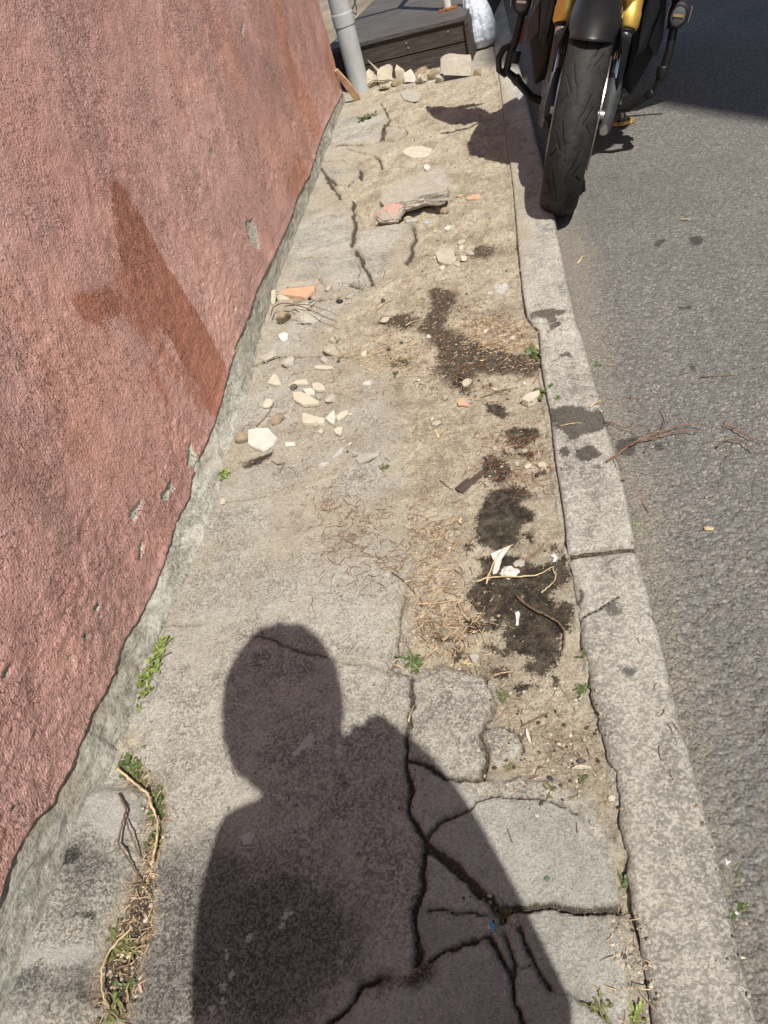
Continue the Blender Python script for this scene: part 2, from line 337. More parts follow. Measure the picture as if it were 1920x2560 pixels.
def m_wall():
    t = NT('pink_render', .82, .3)
    big = t.noise(1.3, 5, .6); st = t.noise(3.4, 5, .62, t.map((1, 1, .45), (.9, 0, 0))); mid = t.noise(24, 6, .68); fine = t.noise(150, 5, .7)
    c = t.mix(t.rng(big, .35, .65), (.555, .302, .265), (.63, .378, .335))
    c = t.mix(t.mth('MULTIPLY', t.rng(st, .48, .68), .55), c, (.72, .355, .26))
    c = t.mix(t.mth('MULTIPLY', t.rng(t.mth('ADD', t.mth('MULTIPLY', mid, .5), t.mth('MULTIPLY', fine, .5)), .38, .66), .35), c, (.80, .52, .47))
    ff = t.mth('ADD', t.mth('MULTIPLY', t.mth('SUBTRACT', mid, .5), .03), t.mth('MULTIPLY', t.mth('SUBTRACT', fine, .5), .015))
    c = t.mix(t.mth('MULTIPLY', t.rng(t.mth('ADD', t.attr('a_grime'), t.mth('MULTIPLY', ff, 2)), -.05, .05), .38), c, (.36, .235, .195))
    c = t.mix(t.mth('MULTIPLY', t.rng(t.mth('ADD', t.attr('a_rust'), t.mth('MULTIPLY', ff, 1.5)), -.03, .03), .60), c, (.52, .24, .145))
    c = t.mix(t.mth('MULTIPLY', t.rng(t.mth('ADD', t.attr('a_damp2'), ff), -.012, .012), .7), c, (.50, .22, .155))
    c = t.mix(t.mth('MULTIPLY', t.rng(t.mth('ADD', t.attr('a_damp'), t.mth('ADD', t.mth('MULTIPLY', ff, .8), t.mth('MULTIPLY', t.mth('SUBTRACT', t.noise(1, 4, .65, t.map((1, 75, 7))), .52), .075))), -.0022, .0022), .93), c, t.mix(t.rng(st, .4, .6), (.42, .175, .12), (.49, .215, .15)))
    c = t.mix(t.rng(t.mth('ADD', t.attr('a_chip'), t.mth('MULTIPLY', ff, .5)), -.0008, .0008), c, t.mix(t.rng(fine, .4, .6), (.42, .43, .37), (.70, .68, .60)))
    # trowelled worm texture
    wv = t.map((1, 1, .75)); warp = t.noise(40, 3, .5, col=True)
    ad = t.n.new('ShaderNodeVectorMath'); ad.operation = 'MULTIPLY_ADD'; t.l(warp, ad.inputs[0]); ad.inputs[1].default_value = (.016, .016, .016); t.l(wv, ad.inputs[2])
    w1 = t.noise(120, 3, .55, ad.outputs[0]); w2 = t.noise(260, 4, .6, ad.outputs[0]); rid = t.mth('ABSOLUTE', t.mth('SUBTRACT', w1, .5))
    amp = t.rng(t.noise(4.5, 5, .62), .38, .62, .30, 1.25)
    pits = t.mth('MULTIPLY', t.rng(t.noise(135, 2, .5, ad.outputs[0]), .58, .66), t.rng(t.noise(7, 4, .6), .42, .62, .15, 1.))
    c = t.mix(t.mth('MULTIPLY', pits, .38), c, (.24, .135, .115))
    h = t.mth('MULTIPLY', t.mth('ADD', t.mth('ADD', t.mth('MULTIPLY', rid, -1.6), t.mth('MULTIPLY', w2, .9)), t.mth('MULTIPLY', pits, -1.1)), amp)
    b = t.bump(h, .0075, 1.); b = t.bump(mid, .006, .6, b)
    return t.fin(c, b, t.rng(t.attr('a_damp'), -.003, .003, .85, .72))
def m_plinth():
    t = NT('plinth_mortar', .93, .25)
    st = t.map((1, .55, 1.6), (.35, 0, 0)); n1 = t.noise(22, 8, .74, st, 1.2); n2 = t.noise(150, 5, .72); n3 = t.noise(5, 4, .6)
    v = t.mth('ADD', t.mth('MULTIPLY', n1, .6), t.mth('MULTIPLY', n2, .4))
    c = t.ramp(v, [(.36, (.13, .12, .10)), (.44, (.33, .32, .275)), (.51, (.50, .485, .43)), (.60, (.68, .67, .61))])
    c = t.mix(t.mth('MULTIPLY', t.rng(n3, .5, .68), .45), c, (.47, .39, .27))
    c = t.mix(t.mth('MULTIPLY', t.rng(t.noise(38, 6, .7), .58, .7), .35), c, (.10, .10, .085))
    b = t.bump(t.mth('ADD', n1, t.mth('MULTIPLY', n2, .5)), .014, 1.)
    return t.fin(c, b)
def m_stone(name, a, b_, spot=(.1, .09, .08), bs=.004, pink=False):
    t = NT(name, .9, .3); oi = t.n.new('ShaderNodeObjectInfo'); geo = t.n.new('ShaderNodeNewGeometry')
    n = t.noise(45, 6, .7, geo.outputs['Position']); f = t.noise(240, 5, .75, geo.outputs['Position'])
    c = t.mix(t.rng(n, .35, .65), a, b_); c = t.mix(t.mth('MULTIPLY', t.rng(f, .55, .7), .4), c, spot)
    c = t.mix(t.mth('MULTIPLY', oi.outputs['Random'], .25), c, tuple(v * .75 for v in a))
    if pink:
        sp = t.n.new('ShaderNodeSeparateXYZ'); t.l(geo.outputs['Normal'], sp.inputs[0])
        c = t.mix(t.mth('MULTIPLY', t.rng(sp.outputs[2], .55, .75), t.rng(n, .33, .5)), c, (.50, .27, .23))
    d2 = t.noise(28, 5, .7, geo.outputs['Position']); c = t.mix(t.mth('MULTIPLY', t.rng(d2, .44, .60), .5), c, tuple(.45 * q + w for q, w in zip(a, (.20, .165, .11))))
    return t.fin(c, t.bump(t.mth('ADD', n, t.mth('MULTIPLY', f, .5)), bs, .9))
M = {}
M['ground'] = m_ground(); M['kerb'] = m_kerb(); M['road'] = m_road(); M['wall'] = m_wall(); M['plinth'] = m_plinth()
M['beige'] = m_stone('beige_rubble', (.52, .47, .375), (.38, .34, .27))
M['grey'] = m_stone('grey_rubble', (.46, .44, .39), (.34, .325, .285))
M['pale'] = m_stone('pale_tile_shard', (.62, .575, .48), (.50, .44, .345), (.36, .31, .23), .003)
M['white'] = m_stone('white_shard', (.68, .66, .61), (.56, .53, .47), (.40, .37, .31), .0025)
M['black'] = m_stone('black_pebble', (.035, .037, .042), (.06, .06, .065), (.1, .1, .1))
M['brown'] = m_stone('brown_rock', (.33, .26, .175), (.24, .19, .13))
M['terra'] = m_stone('terracotta', (.58, .37, .26), (.50, .30, .20), (.4, .3, .2), .001)
M['block'] = m_stone('block_concrete', (.48, .45, .395), (.33, .305, .265), (.12, .11, .095), .006)
M['pinkrock'] = m_stone('painted_rubble', (.36, .34, .30), (.28, .27, .24), (.12, .11, .1), .005, True)

# ================================================================== SETTING
KIN = np.array([(x, y) for x, y in [G('D', *p)[:2] for p in [(1400, 2150), (1385, 2050), (1365, 1960), (1350, 1840), (1330, 1690), (1313, 1620), (1290, 1545), (1275, 1450), (1258, 1400),
      (1250, 1335), (1238, 1260), (1226, 1190), (1220, 1120), (1207, 1040), (1198, 980), (1190, 900), (1178, 840), (1170, 790), (1164, 715), (1140, 690), (1130, 640), (1122, 560), (1108, 400), (1095, 300), (1080, 180)]]])
KIN = KIN[np.argsort(KIN[:, 1])]
KOUT = np.array([G('D', *p)[:2] for p in [(1640, 2212), (1600, 2060), (1540, 1800), (1470, 1550), (1420, 1350), (1380, 1195), (1340, 1010), (1300, 880), (1262, 735), (1246, 695), (1225, 600), (1200, 480), (1185, 400), (1160, 300)]])
KOUT = KOUT[np.argsort(KOUT[:, 1])]
def kin(y): return np.interp(y, KIN[:, 1], KIN[:, 0])
def kout(y): return np.interp(y, KOUT[:, 1], KOUT[:, 0])
ROADZ = -.055

# ---- ground under everything
bm = MB()
def ring_plane(name, x0, x1, y0, y1, z, mat, **k):
    X, Y = np.meshgrid(np.linspace(x0, x1, 3), np.linspace(y0, y1, 3)); return grid_obj(name, X, Y, X * 0 + z, mat, **k)
tag(ring_plane('ground', -150, 150, -150, 150, -.12, simple('bare_earth', (.23, .19, .14), .95, 0, .3, 2, .01, 30)), kind='structure')

# ---- pavement height field
NEWP = [gp('B3', p) for p in [
    [(345, 640), (430, 545), (510, 470), (600, 458), (760, 470), (905, 515), (960, 590), (1035, 690), (1055, 770), (1080, 860), (930, 890), (700, 890), (620, 900), (560, 840), (480, 770), (400, 700)],
    [(265, 330), (360, 330), (440, 400), (505, 440), (500, 470), (430, 540), (350, 600), (320, 600), (285, 520), (255, 420)],
    [(320, 715), (380, 720), (450, 770), (545, 880), (570, 960), (565, 1000), (450, 1050), (330, 1100), (295, 1100), (285, 960), (310, 830)],
    [(700, 920), (760, 893), (900, 912), (1050, 905), (1060, 960), (1085, 1080), (1095, 1240), (1100, 1346), (1060, 1430), (560, 1500), (-200, 1500), (-80, 1370), (50, 1270), (150, 1185), (340, 1195), (330, 1100), (480, 1025), (575, 1000), (640, 975), (690, 970)]]]
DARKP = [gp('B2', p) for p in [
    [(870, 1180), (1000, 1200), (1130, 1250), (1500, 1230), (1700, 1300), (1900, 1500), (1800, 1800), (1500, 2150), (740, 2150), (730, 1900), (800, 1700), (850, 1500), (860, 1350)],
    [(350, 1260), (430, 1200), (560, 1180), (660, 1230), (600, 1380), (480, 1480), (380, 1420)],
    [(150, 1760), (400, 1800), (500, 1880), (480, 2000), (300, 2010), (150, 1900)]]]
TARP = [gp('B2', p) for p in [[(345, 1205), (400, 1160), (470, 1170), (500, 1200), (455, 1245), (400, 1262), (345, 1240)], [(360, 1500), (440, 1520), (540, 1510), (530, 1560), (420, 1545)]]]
PALEP = [gp('B2', p) for p in [
    [(410, 850), (560, 800), (760, 850), (780, 960), (740, 1080), (640, 1100), (520, 1050), (400, 1080), (260, 1240), (160, 1400), (80, 1560), (0, 1640), (0, 1560), (150, 1260), (300, 1000)],
    [(0, 1700), (200, 1690), (420, 1680), (520, 1700), (450, 1790), (250, 1780), (60, 1880), (0, 1950)]]]
CRFAR = 1
WHITEP = [gp('B2', p) for p in [[(1180, 1960), (1215, 1940), (1240, 1980), (1200, 2010), (1180, 1995)], [(1210, 1870), (1245, 1850), (1240, 1910), (1215, 1935)], [(1265, 1790), (1290, 1800), (1262, 1850)],
    [(1130, 2010), (1160, 2020), (1150, 2060), (1135, 2050)], [(1525, 1485), (1560, 1470), (1590, 1480), (1565, 1515), (1540, 1510)], [(1515, 1550), (1550, 1535), (1570, 1560), (1530, 1580)],
    [(1350, 1600), (1390, 1600), (1380, 1640), (1360, 1625)], [(1215, 1720), (1240, 1705), (1235, 1745)], [(1310, 1060), (1360, 1040), (1390, 1060), (1350, 1100), (1325, 1085)], [(1195, 1380), (1215, 1370), (1220, 1400)]]]
WHITEP += [gp('A5', p) for p in [[(1228, 145), (1258, 122), (1300, 118), (1322, 160), (1290, 176), (1240, 168)], [(1190, 168), (1222, 166), (1220, 180), (1195, 180)], [(325, 1080), (345, 1062), (372, 1070), (350, 1088)], [(390, 1040), (420, 1010), (445, 1000), (440, 1022), (405, 1052)]]]
WHITEP += [gp('A6', p) for p in [[(330, 1240), (370, 1205), (375, 1240), (350, 1270), (300, 1310), (285, 1290)], [(455, 1290), (480, 1255), (492, 1262), (470, 1300)], [(450, 865), (470, 860), (460, 890)]]]
DEBP = [gp('B2', p) for p in [[(640, 560), (700, 620), (780, 680), (860, 770), (910, 830), (905, 960), (890, 1100), (850, 1220), (860, 1400), (850, 1560), (800, 1700), (760, 1850), (720, 2096), (500, 2096), (500, 1900), (530, 1700), (600, 1540), (680, 1380), (690, 1280), (770, 1180), (790, 1000), (790, 850), (700, 800), (660, 700)]]]
SANDP = [gp('D', p) for p in [
    [(780, 200), (850, 190), (1020, 175), (1060, 140), (1080, 200), (1104, 400), (1116, 560), (1126, 640), (1138, 700), (1165, 760), (1170, 850), (1190, 960), (1200, 1100), (1225, 1200), (1250, 1350), (1280, 1500), (1312, 1620), (1330, 1700), (1345, 1850), (1380, 1980), (1400, 2212),
     (1368, 2212), (1345, 2000), (1335, 1930), (1325, 1830), (1290, 1750), (1230, 1700), (1120, 1680), (1030, 1685), (1000, 1660), (1030, 1650), (1050, 1580), (1065, 1490), (1000, 1445), (930, 1438), (900, 1440), (880, 1400), (870, 1300), (885, 1200), (880, 1080), (870, 1000), (860, 900),
     (850, 800), (800, 790), (740, 760), (700, 720), (740, 690), (800, 640), (870, 600), (892, 490), (860, 482), (780, 485), (765, 440), (740, 400), (780, 370), (770, 340), (850, 330), (880, 290), (835, 240), (790, 215)]]]
SANDP += [gp('B2', [(700, 460), (780, 500), (760, 560), (740, 640), (660, 600), (650, 520)])] + DEBP
WETP = [gp('A6', p) for p in [
    [(1050, 290), (1060, 240), (1110, 200), (1180, 185), (1270, 190), (1280, 230), (1235, 255), (1280, 290), (1270, 330), (1220, 370), (1215, 430), (1140, 445), (1080, 430), (1050, 400), (1035, 340)],
    [(1045, 560), (1085, 535), (1060, 480), (1150, 455), (1250, 490), (1300, 510), (1400, 465), (1425, 470), (1430, 560), (1395, 600), (1370, 640), (1390, 690), (1440, 660), (1455, 700), (1430, 780), (1390, 800), (1400, 870), (1380, 930), (1340, 950), (1270, 900), (1215, 890), (1185, 850), (1170, 800), (1150, 740), (1080, 725), (1040, 690), (1010, 640)],
    [(1000, 735), (1060, 740), (1130, 735), (1140, 775), (1060, 790), (1020, 800)], [(870, 800), (940, 800), (1000, 825), (900, 830)], [(900, 850), (990, 865), (1010, 890), (950, 895)],
    [(1240, 910), (1330, 915), (1350, 945), (1290, 960), (1250, 940)], [(1195, 1000), (1265, 985), (1280, 1010), (1220, 1050), (1200, 1035)], [(1100, 850), (1180, 850), (1185, 880), (1120, 885)],
    [(1085, 950), (1170, 940), (1160, 965), (1100, 970)], [(1062, 60), (1110, 50), (1150, 60), (1190, 110), (1165, 165), (1120, 170), (1080, 120)], [(1340, 960), (1362, 965), (1350, 1010)], [(1240, 385), (1275, 380), (1270, 412), (1245, 415)],
    [(995, 415), (1025, 425), (1030, 445), (1010, 440)], [(1350, 430), (1390, 420), (1395, 440), (1360, 445)], [(70, 95), (110, 75), (150, 70), (200, 40), (210, 50), (185, 80), (140, 105), (90, 118)]]]
WETP += [gp('A5', p) for p in [
    [(1280, 900), (1340, 870), (1440, 888), (1462, 930), (1400, 970), (1350, 990), (1290, 960)], [(1170, 740), (1240, 750), (1310, 800), (1280, 840), (1210, 815)], [(1300, 1010), (1420, 1010), (1440, 1040), (1380, 1040)],
    [(1040, 620), (1110, 640), (1100, 700), (1060, 700), (1000, 650)], [(1430, 1115), (1500, 1110), (1500, 1130), (1440, 1135)]]]
SOILP = [gp('A5', p) for p in [
    [(890, 170), (960, 150), (1050, 180), (1040, 230), (990, 300), (965, 360), (1080, 400), (1200, 440), (1380, 500), (1475, 560), (1440, 610), (1300, 600), (1130, 605), (1110, 640), (1080, 690), (1030, 680), (980, 640), (930, 600), (930, 480), (880, 400), (820, 380), (860, 330), (900, 280)],
    [(640, 310), (800, 290), (860, 330), (760, 380), (620, 340)], [(680, 540), (790, 520), (800, 560), (700, 570)]]]
SOILP += [gp('B6', [(1180, 590), (1250, 565), (1320, 580), (1310, 640), (1240, 665), (1150, 660)]), gp('B3', [(150, 1165), (240, 1150), (335, 1120), (335, 1190), (150, 1205)])]
J = lambda z, w, pts: (gp(z, pts), w)
CR = [(p_, w_ * .75 - .0003) for p_, w_ in [J('B3', .0045, [(275, 0), (262, 150), (245, 180), (250, 260), (240, 350), (248, 430), (265, 500), (300, 580), (330, 640)]), J('B3', .005, [(330, 640), (312, 740), (310, 830), (285, 960), (290, 1110)]),
      J('B3', .003, [(330, 630), (350, 600), (430, 542), (500, 470)]), J('B3', .0025, [(500, 470), (600, 456), (760, 468), (905, 512)]), J('B3', .007, [(330, 645), (400, 702), (490, 785), (560, 850), (620, 930)]),
      J('B3', .002, [(340, 912), (450, 905), (560, 905)]), J('B3', .003, [(580, 995), (480, 1022), (400, 1070), (330, 1105)]), J('B3', .004, [(150, 1180), (90, 1210), (40, 1270), (-40, 1340), (-120, 1420)]),
      J('B3', .004, [(578, 1000), (600, 1060), (640, 1160), (655, 1250), (700, 1346), (760, 1450)]), J('B3', .0028, [(625, 980), (655, 1070), (648, 1150)]), J('B3', .0015, [(655, 1095), (725, 1090)]),
      J('B3', .003, [(690, 970), (720, 1040), (760, 1105), (810, 1200)]), J('B3', .006, [(620, 900), (700, 892), (760, 888), (930, 898), (1075, 880)]), J('B3', .0018, [(860, 1205), (960, 1255), (1010, 1300), (1070, 1370)]),
      J('B3', .004, [(545, 170), (540, 260), (540, 385)]), J('B3', .004, [(250, 300), (300, 315), (400, 380), (520, 385)]), J('B3', .003, [(545, 175), (610, 168), (690, 195), (700, 265)]),
      J('A6', .0022, [(75, 810), (200, 832), (300, 872), (420, 905)]), J('A6', .001, [(420, 905), (560, 930), (700, 965), (778, 985)]), J('A6', .0012, [(155, 760), (162, 830)]),
      J('A6', .005, [(778, 985), (788, 1040), (770, 1120), (765, 1180)]), J('A6', .002, [(772, 560), (758, 640), (718, 760), (706, 940), (778, 985)]),
      J('A6', .0015, [(0, 265), (100, 240), (200, 225), (300, 185), (430, 140), (500, 100)]), J('A6', .002, [(800, 940), (920, 925), (1060, 970), (1088, 1010), (1110, 1100), (1072, 1190)]),
      J('B6', .0025, [(0, 385), (60, 378), (170, 325)]), J('B6', .003, [(345, 280), (352, 480), (330, 590), (400, 700), (455, 800), (480, 870)]), J('B6', .003, [(150, 120), (200, 190), (260, 265)]),
      J('B6', .002, [(350, 500), (500, 455)]), J('B6', .002, [(480, 870), (400, 890), (320, 870)]), J('A3', .003, [(250, 1080), (450, 1075), (560, 1050), (600, 990), (590, 930)]), J('A3', .0025, [(120, 1190), (300, 1200), (380, 1244)]),
      J('D', .002, [(660, 640), (690, 650), (800, 625)]), J('D', .002, [(545, 790), (600, 770), (680, 770), (760, 770)]), J('D', .0012, [(250, 1600), (300, 1480), (360, 1350), (440, 1345)])]]
CR = [(p_, w_ + (.0035 if p_[:, 1].min() > 1.55 else 0)) for p_, w_ in CR]
CR += [J('A3', .005, [(560, 760), (600, 800), (640, 900), (590, 960), (585, 1040)]), J('A3', .004, [(590, 1045), (700, 1045), (768, 985), (740, 950), (625, 930)]), J('R1', .005, [(55, 600), (130, 572), (205, 612), (203, 640), (160, 668), (118, 668), (85, 640)]), J('R1', .004, [(85, 640), (60, 600)]), J('R1', .004, [(205, 640), (280, 600), (270, 560), (150, 530), (110, 545)]), J('B6', .004, [(755, 430), (760, 540), (745, 640), (700, 720)])]
SLABX = [(gp('A3', [(230, 800), (560, 762), (620, 830), (638, 900), (590, 958), (580, 1036), (440, 1072), (250, 1078), (150, 1010)]), .008), (gp('A3', [(604, 1040), (622, 940), (738, 956), (762, 985), (698, 1042)]), .004)]
SLABS = SLABX + [(p, h) for p, h in zip(NEWP, (.006, .003, -.002, .002))]
SLABS += [(gp('B3', [(290, 0), (420, -40), (570, 0), (560, 60), (550, 200), (535, 360), (520, 380), (420, 375), (300, 310), (262, 250), (270, 120)]), .004),
          (gp('B3', [(560, 178), (610, 170), (690, 195), (700, 260), (640, 300), (590, 355), (548, 330)]), .001),
          (gp('B6', [(355, 500), (500, 455), (745, 430), (755, 550), (740, 650), (700, 720), (480, 815), (420, 730), (370, 610)]), .004),
          (gp('B6', [(0, 380), (170, 325), (345, 280), (350, 480), (330, 590), (400, 700), (455, 800), (470, 870), (320, 870), (100, 850), (-150, 850), (-60, 500)]), .009),
          (gp('B6', [(100, 60), (250, 10), (330, 40), (400, 85), (385, 150), (330, 185), (260, 205), (200, 185), (150, 120)]), .012)]
RAMP = [gp('B2', [(380, 870), (470, 810), (570, 790), (760, 820), (795, 850), (790, 1000), (768, 1160), (690, 1260), (640, 1440), (560, 1590), (500, 1800), (500, 2200), (500, 2500), (-800, 2500), (-800, 1600), (0, 1500), (200, 1120)])]
SCLAY = [gp('A3', [(240, 560), (600, 590), (720, 700), (700, 840), (560, 880), (300, 900), (130, 1000), (90, 1100), (200, 1230), (400, 1200), (600, 1250), (60, 1300), (180, 900)])]

gx = axis((-.86, -.80, .01), (-.80, .135, .0031)); 
gy = axis((-3, -.1, .12), (-.1, .12, .02), (.12, 1.35, .0031), (1.35, 2.3, .0052), (2.3, 4.6, .0095), (4.6, 9., .08), (9, 24., .8))
PX, PY = np.meshgrid(gx, gy)
wx = PX + fbm(PX, PY, 24, 5, 3, .6) * .013; wy = PY + fbm(PX, PY, 24, 5, 91, .6) * .013       # wandering edges
a_sand = poly_sdf(wx, wy, SANDP); a_wet = poly_sdf(wx, wy, WETP, .05); a_soil = poly_sdf(wx, wy, SOILP, .05); a_new = poly_sdf(wx, wy, NEWP, .03)
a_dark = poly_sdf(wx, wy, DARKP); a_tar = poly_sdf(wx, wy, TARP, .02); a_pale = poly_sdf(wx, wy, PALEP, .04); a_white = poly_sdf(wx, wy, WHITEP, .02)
a_crack = line_sdf(wx, wy, CR, .05); a_deb = poly_sdf(wx, wy, DEBP, .05)
kd = kin(PY) + fbm(PX * 0, PY, 45, 4, 5) * (.0007 + .006 * sst(.90, .80, PY) * sst(.15, .5, PY)) - PX                                  # distance to the kerb's inner edge
dust = .08 + .10 * sst(1.2, 2.2, PY) + .55 * fbm(PX, PY, 6, 5, 40) + .34 * sst(-.08, -.005, a_sand) * sst(.85, 1.1, PY) + .35 * sst(.05, -.25, -np.abs(PX + .22)) * sst(.3, 1.2, PY) * .6
dust = dust * sst(-.12, .12, PY - .75 + .15 * fbm(PX, PY, 3, 2, 8)) + sst(.0, .05, poly_sdf(wx, wy, SCLAY, .08)) * .5
dust -= .6 * sst(-.01, .02, a_new)
dust -= .30 * sst(-.006, .012, poly_sdf(wx, wy, [p for p, h_ in SLABS], .03)) * sst(1.2, 1.8, PY)
dust += .15 * sst(.03, .0, a_crack) * sst(.5, 1.0, PY)
sd = sst(-.006, .008, a_sand + fbm(PX, PY, 45, 3, 61) * .006)
z = .0035 * fbm(PX, PY, 2.5, 4, 11) + .0014 * fbm(PX, PY, 22, 4, 12) + .0009 * fbm(PX, PY, 110, 3, 13)
slab = np.zeros(PX.shape); 
for i, (p, h) in enumerate(SLABS):
    s_ = sst(-.003, .004, poly_sdf(wx, wy, [p], .03)); slab = np.maximum(slab, s_); z += s_ * h
sd *= (1 - slab)
z -= sd * (.008 - .004 * fbm(PX, PY, 9, 3, 70) - (.0030 + .0035 * sst(1.6, 2.4, PY)) * fbm(PX, PY, 55, 3, 71) - (.0018 + .002 * sst(1.6, 2.4, PY)) * fbm(PX, PY, 120, 2, 72))
lump = np.clip(fbm(PX, PY, 85, 3, 73), 0, 1); z += sst(-.01, .02, a_soil) * (.004 + lump * .009)
hole = sst(.0, .03, poly_sdf(wx, wy, [gp('B6', [(350, 340), (500, 300), (520, 460), (480, 470), (360, 500)]), gp('B6', [(700, 350), (980, 290), (1000, 350), (820, 400), (720, 400)])], .04)); z -= hole * .018
z += sst(.0, .03, a_deb) * (-.006 + .006 * np.clip(fbm(PX, PY, 70, 3, 74), 0, 1))
rs = poly_sdf(wx, wy, RAMP, .2); z += .020 * sst(-.004, .030, rs) + .03 * sst(.02, .2, rs) * sst(-.66, -.82, PX)
z -= sst(.002, -.0025, a_crack) * .012
z -= sst(.006, .0, kd - .001 + .006 * fbm(PX * 0, PY, 17, 3, 78)) * .006
z = np.where(kd < -.002, -.05, z)
JY = G('D', 1305, 1195)[1]; jn = (np.abs(PY - JY - .006) < .020) & (kd < -.002) & (PX < kout(PY) - .006); z = np.where(jn, -.007 + .003 * fbm(PX, PY, 80, 3, 79), z); a_soil = np.where(jn, .012, a_soil)
edge_ = sst(-.72, -.79, PX); z += edge_ * .004 * fbm(PX, PY, 30, 3, 20)
PZ = z
def hz(x, y):                                          # height of the pavement / kerb / road at a place
    if x > kin(y): return .004 if x < kout(y) else ROADZ + .001
    i = min(len(gy) - 1, np.searchsorted(gy, y)); j = min(len(gx) - 1, np.searchsorted(gx, x)); return float(PZ[max(0, i - 1):i + 1, max(0, j - 1):j + 1].mean())
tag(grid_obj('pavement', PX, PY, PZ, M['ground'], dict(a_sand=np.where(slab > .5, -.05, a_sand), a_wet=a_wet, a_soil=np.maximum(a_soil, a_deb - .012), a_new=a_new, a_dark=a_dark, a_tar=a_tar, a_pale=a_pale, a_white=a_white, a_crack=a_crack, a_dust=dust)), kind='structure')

# ---- road
rx = axis((.10, 1.0, .0045), (1.0, 2.2, .012), (2.2, 6.4, .12)); ry = axis((-12, -.2, .4), (-.2, .15, .05), (.15, 1.5, .0045), (1.5, 2.8, .009), (2.8, 5.6, .02), (5.6, 40, .5))
QX, QY = np.meshgrid(rx, ry)
d1, d2, idv = voro(QX + fbm(QX, QY, 60, 2, 7) * .003, QY + fbm(QX, QY, 60, 2, 8) * .003, 78, 3)
near = sst(1.9, .5, QY) * sst(1.3, .5, QX)
rz = ROADZ + .004 * fbm(QX, QY, 2, 3, 33) + (.0012 + .0042 * near) * (1 - sst(.1, .75, d1)) * (.3 + idv) + .001 * fbm(QX, QY, 60, 3, 34) * near
dk = QX - kout(QY)
rz += .010 * sst(.09, .0, dk) * (1 + .7 * fbm(QX, QY, 12, 3, 35))
RWET = [gp('B4', p) for p in [[(720, 1390), (790, 1370), (850, 1370), (840, 1440), (800, 1500), (700, 1510), (680, 1450)], [(960, 1400), (1000, 1395), (1010, 1440), (970, 1440)], [(1165, 125), (1220, 108), (1270, 120), (1240, 160), (1190, 165)], [(940, 180), (975, 140), (1015, 130), (1000, 160), (965, 180)],
        [(1375, 725), (1400, 730), (1395, 760), (1380, 755)], [(1170, 910), (1210, 920), (1215, 950), (1185, 940)], [(1100, 545), (1190, 545), (1180, 570), (1110, 570)]]]
wqx = QX + fbm(QX, QY, 30, 3, 3) * .008; wqy = QY + fbm(QX, QY, 30, 3, 92) * .008
tag(grid_obj('road', QX, QY, rz, M['road'], dict(a_lump=d1, a_near=near, a_dust=.045 + .03 * sst(.8, 1.2, QY) - dk + .05 * fbm(QX, QY, 3, 3, 50), a_wet=poly_sdf(wqx, wqy, RWET, .05))), kind='structure')

# ---- kerbstones
KWET = [gp('B4', p) for p in [[(160, 770), (180, 720), (300, 700), (400, 715), (320, 745), (375, 790), (270, 845), (300, 780), (220, 755)], [(295, 1400), (285, 1330), (380, 1305), (560, 1330), (650, 1345), (670, 1400), (620, 1450), (550, 1470), (420, 1535), (380, 1480), (320, 1450)],
        [(330, 1590), (400, 1560), (425, 1600), (360, 1645)], [(450, 1590), (560, 1560), (640, 1610), (540, 1665), (460, 1640)], [(320, 970), (400, 965), (430, 1000), (340, 1000)], [(360, 1705), (410, 1705), (410, 1725), (370, 1728)]]]
KWET += [gp('B5', [(460, 960), (495, 930), (505, 980), (480, 1040), (450, 1030)])]
KSPOT = [gp('B5', p) for p in [[(630, 1060), (680, 1040), (730, 1050), (735, 1100), (680, 1115), (640, 1100)], [(715, 1430), (770, 1412), (825, 1430), (810, 1475), (750, 1485), (720, 1460)], [(795, 650), (825, 645), (830, 675), (805, 678)], [(580, 178), (605, 178), (600, 195), (585, 195)]]]
KCR = [J('B5', .0022, [(470, 1135), (540, 1090), (640, 1040), (725, 988)]), J('B5', .0012, [(660, 770), (690, 755), (715, 738)]), J('B5', .0012, [(900, 1090), (940, 1110), (970, 1150)])]
ylim = [-1.6, G('D', 1305, 1195)[1], G('D', 1200, 694)[1], G('R1', 820, 705)[1], G('R1', 765, 438)[1], 4.15, 5.1, 6.1, 7.1]
KLAB = ['nearest kerbstone with a ragged broken inner edge and a diagonal crack', 'long kerbstone splashed with dark wet patches beside the twigs', 'sunlit kerbstone just in front of the motorcycle wheel', 'shaded kerbstone directly beside the front tyre',
        'kerbstone in shade beside the motorcycle crash bar', 'kerbstone in shade next to the end of the wooden deck', 'kerbstone beside the white plastic bag', 'farthest kerbstone beyond the white bag']
